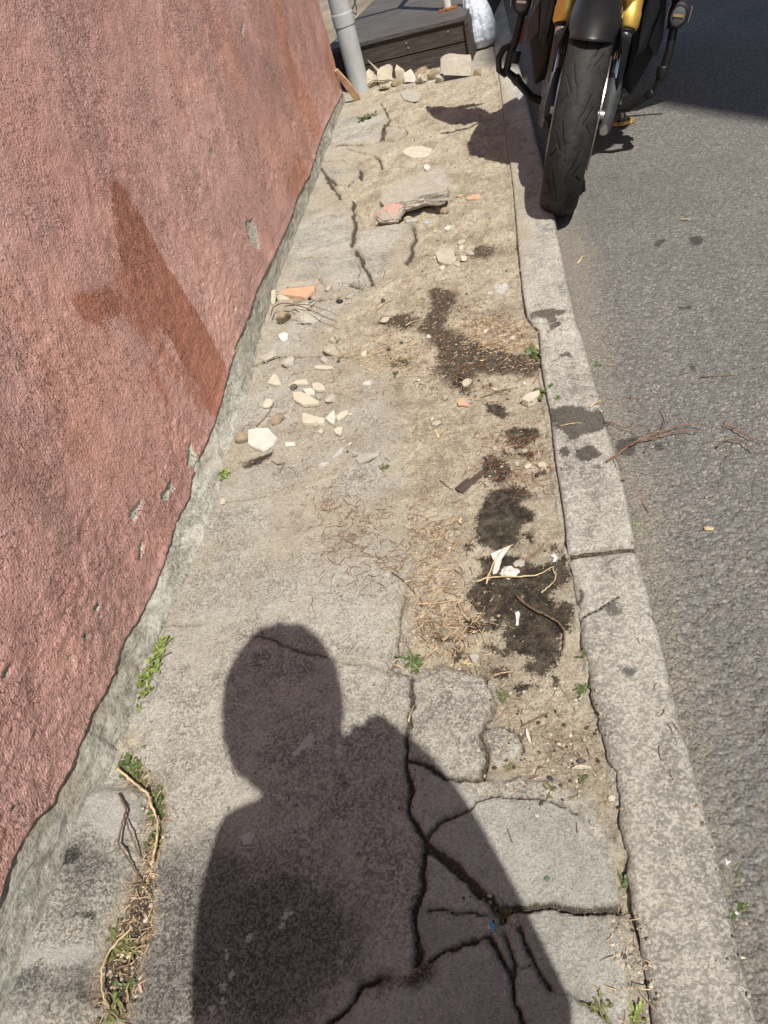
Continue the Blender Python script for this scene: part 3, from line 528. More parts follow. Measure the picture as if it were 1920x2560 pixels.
for k in range(8):
    y0, y1 = ylim[k] + .004, ylim[k + 1] - .004
    if k == 1: y0 += .006
    st = .0045 if k < 3 else .012
    ys = axis((y0, .1, .05), (.1, y1, st)) if k == 0 else axis((y0, y1, st))
    s = np.concatenate([[-.2, -.1, -.03, 0], np.linspace(.01, 1, 46)])
    S, YY = np.meshgrid(s, ys)
    a = kin(YY) + fbm(YY * 0, YY, 45, 4, 5) * (.0007 + .006 * sst(.90, .80, YY) * sst(.15, .5, YY)); b = kout(YY) + .001 * fbm(YY * 0, YY, 9, 2, 6)
    if k < 3: a = a + .0007 * fbm(YY * 0 + 3, YY, 90, 3, 15)
    r = .017
    t = np.clip(S, 0, 1); XX = a + (b - a) * t
    ins = np.clip(XX - a, 0, .006) / .006; ou = np.clip((XX - (b - r)) / r, 0, 1)
    rag = sst(.95, .8, YY) if k == 0 else 0
    ZZ = .005 + .0012 * k % .003 - .004 * (1 - ins) ** 2 - r * (1 - np.sqrt(np.clip(1 - ou ** 2, 0, 1))) + .0011 * fbm(XX, YY, 25, 4, 30) + .0007 * fbm(XX, YY, 130, 3, 31) + .002 * fbm(XX, YY, 5, 2, 32)
    ZZ = ZZ - rag * .006 * (1 - sst(0, .016 + .010 * fbm(XX * 0, YY, 20, 3, 36), XX - a)) * (1 + .8 * fbm(XX, YY, 60, 3, 37))
    ed = np.minimum(YY - y0, y1 - YY); ZZ = ZZ - .006 * sst(.007, 0, ed)
    XX = np.where(S < 0, a - .002 * S, XX); ZZ = np.where(S < 0, ZZ + S * .3, ZZ)
    cr = line_sdf(XX + fbm(XX, YY, 40, 3, 3) * .003, YY + fbm(XX, YY, 40, 3, 9) * .003, KCR, .03); ZZ = ZZ - sst(.002, -.002, cr) * .008
    # closing columns: the face down to the road, then the ends
    XX = np.concatenate([XX, b[:, :1] + .002, b[:, :1] + .003], 1); ZZ = np.concatenate([ZZ, ZZ[:, -1:] - .02, ZZ[:, -1:] - .07], 1); YY = np.concatenate([YY, YY[:, :2]], 1)
    XX = np.concatenate([XX[:1], XX, XX[-1:]]); ZZ = np.concatenate([ZZ[:1] - .06, ZZ, ZZ[-1:] - .06]); YY = np.concatenate([YY[:1], YY, YY[-1:]])
    wkx = XX + fbm(XX, YY, 45, 4, 3, .6) * .010; wky = YY + fbm(XX, YY, 45, 4, 92, .6) * .013
    kdust = .26 + .35 * sst(1.7, 2.1, YY) * sst(.12, .02, XX) + .3 * fbm(XX, YY, 4, 3, 77)
    o = grid_obj('kerbstone', XX, YY, ZZ, M['kerb'], dict(a_wet=poly_sdf(wkx, wky, KWET, .04), a_spot=poly_sdf(wkx, wky, KSPOT, .02), a_crack=np.append(np.append(np.full((1, XX.shape[1]), .03), np.pad(cr, ((0, 0), (0, 2)), constant_values=.03), 0), np.full((1, XX.shape[1]), .03), 0),
                                                       a_edge=np.minimum(XX - kin(YY), kout(YY) - XX) - .002, a_dust=kdust), )
    tag(o, KLAB[k], 'kerbstone', 'kerbstones along the road edge')

# ================================================================== THE PINK HOUSE WALL
WX = -.80; YEND = 4.32
def wp(z, pts): return np.array([onx(*P(z, *p), WX)[1:] for p in pts])
WE = np.concatenate([wp('B2', [(0, 1400), (20, 1320), (100, 1130), (190, 990), (280, 900), (330, 800), (410, 640), (440, 560), (500, 400), (590, 270), (640, 120), (680, 0)]),
    wp('B1', [(740, 1530), (820, 1380), (890, 1200), (960, 990), (1040, 830), (1045, 740), (1060, 700), (1075, 650), (1110, 590), (1145, 500), (1170, 440), (1210, 300), (1240, 180), (1290, 0)]),
    wp('A4', [(1200, 1530), (1230, 1420), (1270, 1330), (1330, 1220), (1400, 1060), (1440, 940), (1490, 850), (1560, 640), (1640, 470)])])
WE = WE[np.argsort(WE[:, 0])]
DAMP = [wp('D', p) for p in [[(235, 385), (262, 386), (278, 410), (290, 440), (315, 480), (340, 530), (360, 570), (385, 605), (430, 680), (465, 740), (490, 795), (480, 860), (470, 915), (445, 870), (425, 830), (400, 795), (375, 745), (350, 725), (335, 705), (310, 665), (285, 620), (275, 600), (258, 560), (246, 500), (240, 440)]]]
DAMP.append(wp('D', [(150, 642), (190, 631), (240, 625), (268, 640), (292, 672), (262, 676), (235, 680), (215, 690), (225, 705), (200, 705), (180, 690)]))
DAMP.append(wp('D', [(262, 560), (272, 590), (290, 640), (310, 690), (330, 720), (322, 722), (300, 700), (280, 660), (262, 610)]))
DAMP2 = [wp('D', p) for p in [[(150, 640), (190, 630), (240, 625), (280, 650), (300, 690), (250, 680), (215, 690), (225, 705), (200, 705), (180, 690)], [(260, 560), (300, 640), (340, 720), (400, 810), (380, 830), (320, 740), (270, 690), (245, 620)],
    [(310, 780), (330, 790), (370, 860), (360, 880), (330, 830)], [(385, 760), (410, 800), (450, 880), (430, 890), (400, 840)], [(395, 1120), (410, 1140), (422, 1190), (412, 1180)], [(90, 770), (120, 830), (115, 840), (90, 800)]]]
GRIME = [wp('D', p) for p in [[(640, 290), (665, 300), (700, 380), (690, 440), (640, 480), (620, 420), (600, 370), (625, 340)], [(0, 970), (80, 1010), (130, 1080), (190, 1200), (140, 1200), (60, 1120), (0, 1080)], [(560, 120), (590, 110), (640, 230), (620, 300), (590, 230)],
    [(260, 1280), (320, 1290), (330, 1370), (290, 1350)], [(600, 500), (620, 520), (580, 570), (570, 590)]]]
RUST = [wp('D', p) for p in [[(580, -60), (605, -60), (612, 60), (640, 150), (685, 240), (705, 310), (680, 300), (640, 220), (600, 110)], [(640, 330), (690, 400), (660, 470), (620, 400)], [(700, 20), (740, 120), (735, 200), (700, 150)]]]
CHIP = [wp('B1', p) for p in [[(1045, 520), (1055, 545), (1060, 590), (1075, 620), (1080, 660), (1065, 700), (1040, 680), (1018, 660), (1030, 620), (1032, 560)], [(925, 735), (935, 760), (950, 790), (925, 820), (915, 860), (885, 855), (882, 820), (905, 800), (915, 770)],
    [(770, 838), (776, 870), (768, 910), (740, 962), (718, 950), (703, 940), (715, 910), (745, 880)], [(775, 1068), (787, 1100), (778, 1140), (763, 1168), (755, 1150), (765, 1105)], [(520, 1408), (542, 1440), (525, 1475), (508, 1440)], [(530, 1480), (555, 1490), (545, 1500)],
    [(370, 1700), (395, 1715), (408, 1735), (385, 1725)], [(40, 1765), (50, 1795), (25, 1830), (-5, 1825), (10, 1785)], [(330, 1655), (352, 1665), (345, 1680)], [(610, 1270), (622, 1290), (618, 1315), (608, 1290)], [(1085, 420), (1092, 450), (1080, 448)], [(475, 1110), (488, 1122), (478, 1128)],
    [(870, 900), (880, 905), (872, 922)], [(455, 1575), (485, 1590), (480, 1620), (455, 1610)], [(590, 1570), (605, 1575), (600, 1585)], [(985, 635), (996, 640), (990, 655)]]]
CHIP += [wp('A4', p) for p in [[(1185, 1070), (1213, 1062), (1235, 1110), (1242, 1150), (1250, 1195), (1235, 1202), (1205, 1160), (1188, 1110)], [(1172, 88), (1176, 110), (1168, 175), (1158, 172), (1166, 130)], [(1015, 675), (1026, 685), (1022, 700), (1014, 692)],
    [(1020, 715), (1035, 725), (1048, 775), (1036, 765), (1022, 740)], [(1125, 1475), (1140, 1490), (1132, 1515)], [(1215, 1330), (1222, 1350), (1208, 1375)], [(960, 905), (975, 910), (968, 925)], [(925, 1130), (932, 1133), (918, 1150)], [(910, 1150), (915, 1155), (908, 1170)], [(1128, 905), (1136, 908), (1130, 915)]]]
CHIP += [wp('B2', p) for p in [[(50, 890), (75, 900), (80, 930), (60, 935)], [(110, 1100), (155, 1095), (150, 1140), (100, 1130)], [(0, 1180), (10, 1190), (0, 1200)]]]
house = empty('house', (WX, 1.5, 0), 'house with rough pink rendered wall, grey mortar foot and a dark wet stain', 'house')
def house_child(o):
    o.parent = house; o.matrix_parent_inverse = Matrix.Translation(Vector((-WX, -1.5, 0))); return o
wy_ = axis((-3.2, .1, .15), (.1, 1.7, .0055), (1.7, YEND - .01, .009), (YEND - .01, YEND, .002)); wz_ = axis((-.05, .3, .0032), (.3, 1.25, .008), (1.25, 3.3, .1))
VY, VZ = np.meshgrid(wy_, wz_)
qy = VY + fbm(VY, VZ, 26, 5, 3, .6) * .011; qz = VZ + fbm(VY, VZ, 26, 5, 93, .6) * .009
edge = VZ - np.interp(VY, WE[:, 0], WE[:, 1]) + fbm(VY, VZ, 45, 4, 21) * .004
chip = poly_sdf(qy, qz, CHIP, .04)
d1, d2, idv = voro(VY + fbm(VY, VZ, 30, 2, 5) * .01, VZ + fbm(VY, VZ, 30, 2, 6) * .01, 90, 9)
amp = .5 + .8 * sst(-.2, .4, fbm(VY, VZ, 4, 3, 60))
def wall_base(y, z_): return WX + .008 * fbm(y, z_, 1.6, 3, 41) + .003 * fbm(y, z_, 9, 3, 42)
hx = wall_base(VY, VZ) + amp * (.0018 * fbm(VY, VZ, 48, 3, 43) + .0014 * fbm(VY, VZ, 110, 2, 44))
hx -= sst(.002, -.002, edge) * .022 + sst(-.001, .002, chip) * .004
hx += .003 * sst(.03, .004, edge) * sst(-.002, .004, edge)
hx = np.where(VY > YEND - .006, hx - .004, hx)
w = grid_obj('wall', hx, VY, VZ, M['wall'], dict(a_damp=poly_sdf(qy, qz, DAMP, .06), a_damp2=poly_sdf(qy, qz, DAMP2, .06), a_grime=np.maximum(poly_sdf(qy, qz, GRIME, .15), .035 - edge + .06 * fbm(VY, VZ, 3, 3, 52)), a_rust=poly_sdf(qy, qz, RUST, .12), a_chip=np.maximum(chip, -edge - .0015)), flip=True)
house_child(w)
FOOT = np.array([G('B2', *p)[:2] for p in [(860, 50), (770, 190), (745, 320), (700, 460), (640, 560)]] + [G('B1', *p)[:2] for p in [(1405, 80), (1355, 250), (1310, 400), (1265, 560), (1230, 700), (1190, 880), (1130, 1050), (1080, 1130), (1010, 1300), (960, 1440), (870, 1600), (770, 1760)]] +
                [G('A4', *p)[:2] for p in [(1655, 470), (1600, 700), (1560, 760), (1490, 930), (1440, 1060), (1350, 1280), (1290, 1450)]])
FOOT = FOOT[np.argsort(FOOT[:, 1])]
py_ = axis((-3.2, .1, .15), (.1, 1.8, .005), (1.8, YEND - .002, .010)); ps = np.linspace(0, 1, 46)
PS, PYY = np.meshgrid(ps, py_)
fx = np.interp(PYY, FOOT[:, 1], FOOT[:, 0]); fx = np.clip(fx, -.80, -.74) + .004 * fbm(PYY, PYY * 0, 14, 3, 81); fx = np.where(PYY < .55, np.maximum(fx, -.775), fx)
zt = .30
zz = PS ** 1.3 * zt - .02; zz = zz + .0
we_ = np.maximum(.02, np.interp(PYY, WE[:, 0], WE[:, 1])); wb_ = wall_base(PYY, zz) - .0012 - .010 * sst(.0, .03, zz - we_)
xx = wb_ + (fx - WX) * np.clip(1 - zz / we_, 0, 1) ** 1.15
xx += .0035 * fbm(PYY, zz, 14, 4, 82) + .0028 * fbm(PYY, zz * 1.5, 50, 4, 83) - .006 * np.clip(fbm(PYY, zz, 24, 3, 85), 0, 1) * sst(.12, .0, zz)
hz_r = poly_sdf(np.maximum(xx, -.86), PYY, RAMP, .05)
house_child(grid_obj('plinth', np.minimum(xx, WX + .07), PYY, zz + 0, M['plinth'], flip=False))
# far end of the house and its recess, roof edge
m = MB(); m.box((WX - 1.6, YEND - .015, 1.6), (3.19, .02, 3.4)); o = m.done('end_wall', M['wall']); house_child(o)
m = MB(); m.box((WX - 1.5, .55, 3.36), (3.3, 7.9, .12), bev=.01); o = m.done('roof', simple('roof_slab', (.32, .30, .28), .9, 0, .2, 6, .01)); house_child(o)

# ================================================================== DECK, PIPE, PLANK, BAG
def m_deckwood():
    t = NT('dark_stained_wood', .62, .4)
    st = t.map((1, 14, 14), (0, 0, 0)); g = t.noise(9, 6, .65, t.map((1.2, 22, 22))); w = t.noise(3, 5, .6); f = t.noise(200, 4, .7)
    c = t.mix(t.rng(g, .3, .7), (.026, .019, .017), (.085, .068, .061)); c = t.mix(t.mth('MULTIPLY', t.rng(w, .45, .7), .4), c, (.115, .10, .092))
    c = t.mix(t.rng(t.noise(60, 3, .5), .73, .76), c, (.36, .33, .28))
    return t.fin(c, t.bump(t.mth('ADD', g, t.mth('MULTIPLY', f, .3)), .003, .8))
def m_decktop():
    t = NT('weathered_deck_top', .7, .4)
    g = t.noise(9, 6, .65, t.map((1.2, 22, 22))); w = t.noise(3, 5, .6)
    c = t.mix(t.rng(g, .3, .7), (.045, .040, .038), (.105, .096, .09)); c = t.mix(t.mth('MULTIPLY', t.rng(w, .42, .7), .5), c, (.15, .138, .13))
    c = t.mix(t.rng(t.noise(70, 3, .5), .72, .75), c, (.42, .40, .36))
    return t.fin(c, t.bump(g, .003, .8))
M['wood'] = m_deckwood(); M['decktop'] = m_decktop()
DA = math.atan2(-.162, .987)                          # deck runs from its front right corner to the left (local -x) and back (local +y)
deck = empty('deck', label='dark brown grooved timber deck with a weathered grey top, beyond the row of rubble', cat='deck', mat=Matrix.Translation((-.1, 4.5, 0)) @ Matrix.Rotation(DA, 4, 'Z'))
def grooved(x0, x1, zc, h, y, pitch=.0042, depth=.0016):  # reeded front board
    m = MB(); n = int(h / pitch); prof = []
    for i in range(n * 4 + 1):
        q = i / (n * 4) * h; prof.append((-depth * (.5 - .5 * math.cos(2 * math.pi * q / pitch)) if .006 < q < h - .006 else 0, q - h / 2))
    A = [m.bm.verts.new((x0, y - d, zc + z_)) for d, z_ in prof]; B = [m.bm.verts.new((x1, y - d, zc + z_)) for d, z_ in prof]
    for i in range(len(prof) - 1): m.bm.faces.new((A[i], B[i], B[i + 1], A[i + 1]))
    a2 = m.bm.verts.new((x0, y + .02, zc + h / 2)); b2 = m.bm.verts.new((x1, y + .02, zc + h / 2)); a3 = m.bm.verts.new((x0, y + .02, zc - h / 2)); b3 = m.bm.verts.new((x1, y + .02, zc - h / 2))
    m.bm.faces.new((A[-1], B[-1], b2, a2)); m.bm.faces.new((a3, b3, B[0], A[0])); m.bm.faces.new((a2, b2, b3, a3)); m.bm.faces.new(A + [a2, a3]); m.bm.faces.new((B + [b2, b3])[::-1]); return m
grooved(-.80, -.012, .140, .088, 0).done('front_board', M['wood'], deck)
grooved(-.80, -.012, .043, .092, .002).done('front_board', M['wood'], deck)
yb = -.012
for k in range(22):
    m = MB(); wd = .125; m.box((-.405, yb + wd / 2 - .002, .198), (.815, wd - .006, .022), bev=.003)
    o = m.done('deck_board', M['decktop'], deck); yb += wd
m = MB(); m.box((.004, -.002, .093), (.022, .030, .182), bev=.003); m.done('corner_trim', M['wood'], deck)
for zc in (.14, .045): m = MB(); m.box((.001, 1.4, zc), (.018, 2.76, .088), bev=.002); m.done('side_board', M['wood'], deck)
m = MB(); m.box((-.40, 1.4, .09), (.75, 2.7, .17)); m.done('frame', simple('deck_frame', (.03, .025, .022), .9), deck)
M['screw'] = simple('tarnished_screw', (.35, .28, .2), .5, .6)
for x_, z_ in ((-.33, .125), (-.335, .150), (-.55, .05), (-.10, .155), (-.42, .02)):
    m = MB(); m.lathe([(0, .0001), (-.0022, .0001), (-.0022, .004), (0, .0055)], (x_, -.002, z_), 'Y', 12); m.done('screw', M['screw'], deck)
# white railing on the deck
M['whitepaint'] = simple('white_paint', (.72, .72, .70), .4, 0, .06, 20)
M['rust'] = simple('rust', (.22, .10, .045), .85, .2, .4, 60, .002)
rail = empty('railing', (-.19, 4.765, .208), 'white tubular railing standing on the deck with a rusty foot plate', 'railing')
def rl(m, n, mat, **k):
    bmesh.ops.translate(m.bm, vec=(0, 0, 0), verts=m.bm.verts[:]); return m.done(n, mat, rail, **k)
m = MB(); m.tube([(0, 0, .006), (0, 0, .90)], .022, 20); rl(m, 'post', M['whitepaint'], smooth=True)
m = MB(); m.box((0, -.004, .005), (.10, .055, .008), Matrix.Rotation(-.2, 3, 'Z'), bev=.002); rl(m, 'foot_plate', M['rust'], jit=.0012)
m = MB(); m.lathe([(.006, .034), (.012, .031), (.016, .023)], (0, 0, 0), 'Z', 20); rl(m, 'weld_collar', M['rust'], smooth=True)
m = MB(); m.tube([(0, 0, .90), (-.62, .10, .90)], .02, 16); m.tube([(0, 0, .90), (.16 * 2.3, .987 * 2.3, .90)], .02, 16); rl(m, 'handrail', M['whitepaint'], smooth=True)
m = MB(); m.tube([(.37, 2.27, .0), (.37, 2.27, .90)], .022, 16); rl(m, 'post', M['whitepaint'], smooth=True)
m = MB(); m.tube([(-.62, .10, 0), (-.62, .10, .90)], .022, 16); rl(m, 'post', M['whitepaint'], smooth=True)
# loose black wire on the deck
m = MB(); M['wire'] = simple('black_wire', (.012, .012, .013), .45)
def deckp(x, y, h): return G('A3', x, y, h)
m.tube([deckp(318, -40, .24), deckp(330, 30, .25), deckp(355, 85, .22), deckp(385, 110, .22), deckp(390, 60, .25), deckp(368, -10, .26), deckp(372, -60, .27)], .0035, 8)
m.tube([deckp(335, 110, .22), deckp(360, 60, .24), deckp(385, 0, .26), deckp(350, -50, .27)], .0035, 8)
q = [deckp(350, 135 + i * 2.2, .225) + np.array([.020 * math.cos(i * .72), 0.006 * math.sin(i * .72), .012 * math.sin(i * .72)]) for i in range(46)]
m.tube(q, .0028, 6); tag(m.done('wire_coil', M['wire'], smooth=True), 'thin black wire coiling down the deck beside the grey pipe', 'wire')

# pipe
pipe = empty('drainpipe', (-.728, 4.50, 0), 'grey plastic drainpipe standing between the pink wall and the deck', 'drainpipe')
def m_pvc():
    t = NT('grey_plastic', .42, .45); n = t.noise(14, 5, .6, t.map((1, 1, .5))); f = t.noise(60, 5, .7)
    c = t.mix(t.rng(n, .3, .7), (.33, .35, .36), (.43, .45, .46)); c = t.mix(t.rng(f, .68, .72), c, (.62, .62, .58)); c = t.mix(t.mth('MULTIPLY', t.rng(t.noise(30, 6, .7), .55, .7), .25), c, (.20, .19, .17))
    return t.fin(c, t.bump(n, .002, .4), t.rng(n, .3, .7, .35, .55))
M['pvc'] = m_pvc()
pt = G('A3', 247, 0); 
def ptop(): # pipe is plumb
    return (0, 0, 3.2)
m = MB(); m.lathe([(-.02, .050), (-.02, .054), (.325, .054), (.325, .0001)], (0, 0, 0), 'Z', 72); m.done('lower_pipe', M['pvc'], pipe)
m = MB(); m.lathe([(.318, .0550), (.3185, .0575), (.372, .0575), (.38, .0545), (3.2, .0545), (3.2, .0001)], (0, 0, 0), 'Z', 72); m.done('upper_pipe', M['pvc'], pipe)

def plank(a, b, w, t, wdir, mat, name='plank'):
    a, b = Vector(a), Vector(b); ax = (b - a).normalized(); wd = Vector(wdir); wd = (wd - ax * wd.dot(ax)).normalized(); td = ax.cross(wd)
    m = MB(); N = 8
    for i in range(N + 1):
        f = i / N; c = a.lerp(b, f); ww = w * (1 - .55 * max(0, f - .6) / .4) * (1 + .06 * math.sin(7 * f)) / 2
        r = [m.bm.verts.new(c + wd * sx * ww + td * sy * t / 2) for sx, sy in ((-1, -1), (1, -1), (1, 1), (-1, 1))]
        if i:
            for k in range(4): m.bm.faces.new((p[k], p[(k + 1) % 4], r[(k + 1) % 4], r[k]))
        else: m.bm.faces.new(r[::-1])
        p = r
    m.bm.faces.new(p); return m.done(name, mat)
M['bare'] = simple('bare_wood', (.46, .29, .17), .8, 0, .25, 25, .002)
tag(plank(G('A3', 400, 735, .005), onx(*P('A3', 238, 518), WX + .012), .034, .016, (.5, -.2, .6), M['bare']), 'bare pale board leaning against the wall at the foot of the drainpipe', 'plank')

def m_bag():
    t = NT('white_plastic_film', .35, .5); t.b.inputs['Subsurface Weight'].default_value = .15; t.b.inputs['Subsurface Radius'].default_value = (.02, .02, .02)
    n = t.noise(18, 5, .6, dist=1.2); return t.fin(t.mix(t.rng(n, .3, .7), (.56, .64, .76), (.72, .78, .86)), t.bump(n, .02, .7))
bagroot = empty('plastic_bag', (-.028, 4.70, .0), 'knotted white plastic bag standing on the pavement beside the deck', 'bag')
TH, TT = np.meshgrid(np.linspace(0, 2 * math.pi, 121), np.linspace(0, 1, 90))
prof = np.interp(TT, [0, .03, .12, .25, .42, .6, .74, .82, .9, 1], [.02, .065, .088, .094, .084, .060, .036, .024, .018, .014])
rr = prof * (1 + .14 * fbm(np.cos(TH) * 1, np.sin(TH) + TT * 1.2, 2.6, 4, 5) + .05 * np.sin(TH * 11 + 7 * TT + 2 * fbm(TT, TH, 2, 2, 4)) * sst(.25, .8, TT) + .03 * np.abs(fbm(TH * 1.0, TT * 4, 3, 3, 9)) * (TH < 6.1))
rr[:, -1] = rr[:, 0]
bz = TT * .40 + .012 * np.sin(3 * TH) * TT
o = grid_obj('body', rr * np.cos(TH) * .92 - .045 * TT ** 2, rr * np.sin(TH) * .85, bz, m_bag(), parent=bagroot, flip=False)
m = MB(); m.tube([(-.05, 0, .385), (-.062, .01, .42), (-.09, .02, .47), (-.10, .015, .50)], [.018, .014, .022, .006], 10); m.tube([(-.04, 0, .385), (-.03, -.01, .43), (-.01, -.01, .48)], [.016, .016, .005], 10); m.done('handle', o.data.materials[0], bagroot, smooth=True)

# ================================================================== BUILDING ACROSS THE ROAD (throws the shade on the road)
bx0, by0, BH = 4.2, -2.54, 12.25
bld = empty('building', (bx0, by0, 0), 'plain plastered apartment building across the road with shuttered windows', 'building')
m = MB(); m.box((4, 11, BH / 2), (8, 22, BH)); m.done('wall', simple('ochre_plaster', (.46, .40, .31), .9, 0, .12, 3, .004, 60), bld)
m = MB(); m.box((4, 11, BH + .1), (8.0, 22.0, .2)); m.done('roof', simple('roof_tiles', (.30, .13, .08), .9, 0, .2, 8), bld)
shut = simple('shutter_paint', (.12, .2, .16), .6); glass = simple('window_glass', (.04, .05, .06), .08, 0, .1, 3)
for fl in range(4):
    for k in range(7):
        m = MB(); m.box((-.012, 1.8 + k * 3, 1.7 + fl * 2.9), (.03, 1.1, 1.5)); f = m.done('window', M['whitepaint'], bld)
        m = MB(); m.box((-.03, 1.8 + k * 3, 1.7 + fl * 2.9), (.012, .94, 1.34)); m.done('pane', glass, f)
        for q in (1.06, 2.54): m = MB(); m.box((-.035, q + k * 3, 1.7 + fl * 2.9), (.04, .36, 1.5)); m.done('shutter', shut, bld)

# ================================================================== THE PHOTOGRAPHER (throws the shadow in the foreground)
M['jacket'] = simple('navy_cotton', (.05, .06, .09), .9, 0, .2, 40, .002, 300); M['trousers'] = simple('dark_denim', (.06, .075, .11), .9, 0, .25, 60, .002, 300)
M['skin'] = simple('skin', (.55, .35, .26), .5, 0, .06, 20); M['hair'] = simple('dark_hair', (.03, .022, .018), .6, 0, .3, 200, .004, 400); M['shoe'] = simple('dark_shoe', (.04, .04, .042), .5)
Sx = np.array([.33928, -.55107, 1.])
def cast(x, y, h): return Vector(G('D', x, y) + h * Sx)
person = empty('person', (0.02, -.42, 0), 'person in a dark jacket crouching behind the camera and holding up a phone', 'person')
def skin_obj(name, chains, mat, sub=2):
    """chains: lists of (point, radius[, radius2]); the first point of later chains is an index ('@', i) into the vertex list"""
    me = bpy.data.meshes.new(name); vs = []; es = []; rs = []
    for ch in chains:
        prev = None
        for it in ch:
            if it[0] == '@': prev = it[1]; continue
            vs.append(tuple(it[0])); rs.append((it[1], it[2] if len(it) > 2 else it[1]))
            if prev is not None: es.append((prev, len(vs) - 1))
            prev = len(vs) - 1
    me.from_pydata(vs, es, []); o = link(name, me, mat)
    md = o.modifiers.new('skin', 'SKIN'); md.use_smooth_shade = True
    if not me.skin_vertices: raise RuntimeError('no skin layer')
    for i, r in enumerate(rs): me.skin_vertices[0].data[i].radius = r; me.skin_vertices[0].data[i].use_root = (i == 0)
    s = o.modifiers.new('sub', 'SUBSURF'); s.levels = s.render_levels = sub
    o.parent = person; o.matrix_parent_inverse = Matrix.Translation(-person.location); return o
HIPS = Vector((.04, -.52, .58)); CH = cast(700, 1960, 1.0); NK = cast(640, 1760, 1.10)
SL = cast(520, 1815, 1.06); SR = cast(822, 1595, 1.14); HEAD = cast(613, 1508, 1.225)
EL = cast(475, 2290, .76); ER = cast(1190, 2280, .76)
HR = Vector((.045, -.05, .985)); HL = Vector((-.045, -.055, .945))
def lerp(a, b, f): return a.lerp(b, f)
body = [[(HIPS, .15, .13), (cast(830, 2220, .80), .165, .13), (CH, .15, .13), (lerp(CH, NK, .6), .09, .09)],
        [('@', 2), (SL, .060), (lerp(SL, EL, .5), .060), (EL, .050), (lerp(EL, HL, .55), .045), (lerp(EL, HL, .86), .027)],
        [('@', 2), (SR, .070), (lerp(SR, ER, .5), .072), (ER, .052), (lerp(ER, HR, .55), .050), (lerp(ER, HR, .86), .034)]]
skin_obj('jacket', body, M['jacket'])
KL = Vector((-.12, -.20, .42)); KR = Vector((.20, -.24, .42)); AL = Vector((-.10, -.52, .09)); AR = Vector((.20, -.60, .09))
skin_obj('trousers', [[(HIPS + Vector((0, 0, -.02)), .125), (HIPS + Vector((-.08, .05, -.04)), .092), (KL, .062), (lerp(KL, AL, .4), .058), (AL, .042)], [('@', 0), (HIPS + Vector((.09, .05, -.04)), .092), (KR, .062), (lerp(KR, AR, .4), .058), (AR, .042)]], M['trousers'])
for a in (AL, AR):
    m = MB(); m.tube([a + Vector((0, -.07, -.045)), a + Vector((0, .02, -.04)), a + Vector((.01, .10, -.055)), a + Vector((.015, .17, -.062))], [.036, .045, .042, .022], 14)
    bmesh.ops.scale(m.bm, vec=(1, 1, 1), verts=m.bm.verts[:]); o = m.done('shoe', M['shoe'], person, smooth=True); o.matrix_parent_inverse = Matrix.Translation(-person.location)
# head: neck, skull, face, ears as one surface; hair is a cap over it
def head():
    U, V = np.meshgrid(np.linspace(0, 2 * math.pi, 65), np.linspace(0, math.pi, 41))
    dx = np.sin(V) * np.sin(U); dy = np.sin(V) * np.cos(U); dz = np.cos(V)          # +y is the face
    rx = .078; ry = .094; rzz = .118
    low = sst(0, -1, dz); X = dx * rx * (1 - .28 * low); Y = dy * ry * (1 - .10 * low) + .012 * low * (dy > 0) ; Z = dz * rzz
    face = np.clip(dy, 0, 1)
    def bumpf(cx_, cz_, sx, sz, h): return h * np.exp(-((X - cx_) / sx) ** 2 - ((Z - cz_) / sz) ** 2) * (dy > 0)
    Y += bumpf(0, -.018, .011, .022, .020) + bumpf(0, -.030, .016, .009, .008) + bumpf(0, -.062, .026, .008, .006) + bumpf(0, -.095, .022, .014, .007)
    Y -= bumpf(-.031, .006, .015, .011, .010) + bumpf(.031, .006, .015, .011, .010) + bumpf(0, -.054, .02, .003, .003)
    Y += bumpf(-.03, .026, .02, .007, .005) + bumpf(.03, .026, .02, .007, .005)
    ear = np.exp(-((Y + .004) / .016) ** 2 - ((Z + .004) / .026) ** 2) * .014; X += np.sign(X) * ear * (np.abs(dx) > .8)
    return X, Y, Z
X, Y, Z = head(); X = X * 1.09; Z = Z * 1.05; tilt = -.55; ct, st_ = math.cos(tilt), math.sin(tilt)
def place(X, Y, Z): return X + HEAD.x, Y * ct - Z * st_ + HEAD.y, Y * st_ + Z * ct + HEAD.z
o = grid_obj('head', *place(X, Y, Z), M['skin'], flip=True); o.parent = person; o.matrix_parent_inverse = Matrix.Translation(-person.location)
U, V = np.meshgrid(np.linspace(0, 2 * math.pi, 97), np.linspace(0, math.pi * .74, 61)); hb = 1 + .055 * fbm(np.sin(U) * 1.2 + V, np.cos(U) * 1.2 + V * .7, 4, 4, 4) + .02 * np.sin(U * 9 + 3 * np.sin(V * 4)) * (np.sin(V)) ** 2
hb[:, -1] = hb[:, 0]; fr_ = sst(.1, .9, np.cos(U)) * sst(.35, 1.3, V)
o = grid_obj('hair', *place(.104 * hb * np.sin(V) * np.sin(U), (.130 - .05 * fr_) * hb * np.sin(V) * np.cos(U) - .014, .154 * hb * np.cos(V) + .002), M['hair'], flip=True); o.parent = person; o.matrix_parent_inverse = Matrix.Translation(-person.location)
skin_obj('neck', [[(lerp(CH, NK, .6), .07), (NK, .062), (lerp(NK, HEAD, .6), .055)]], M['skin'])
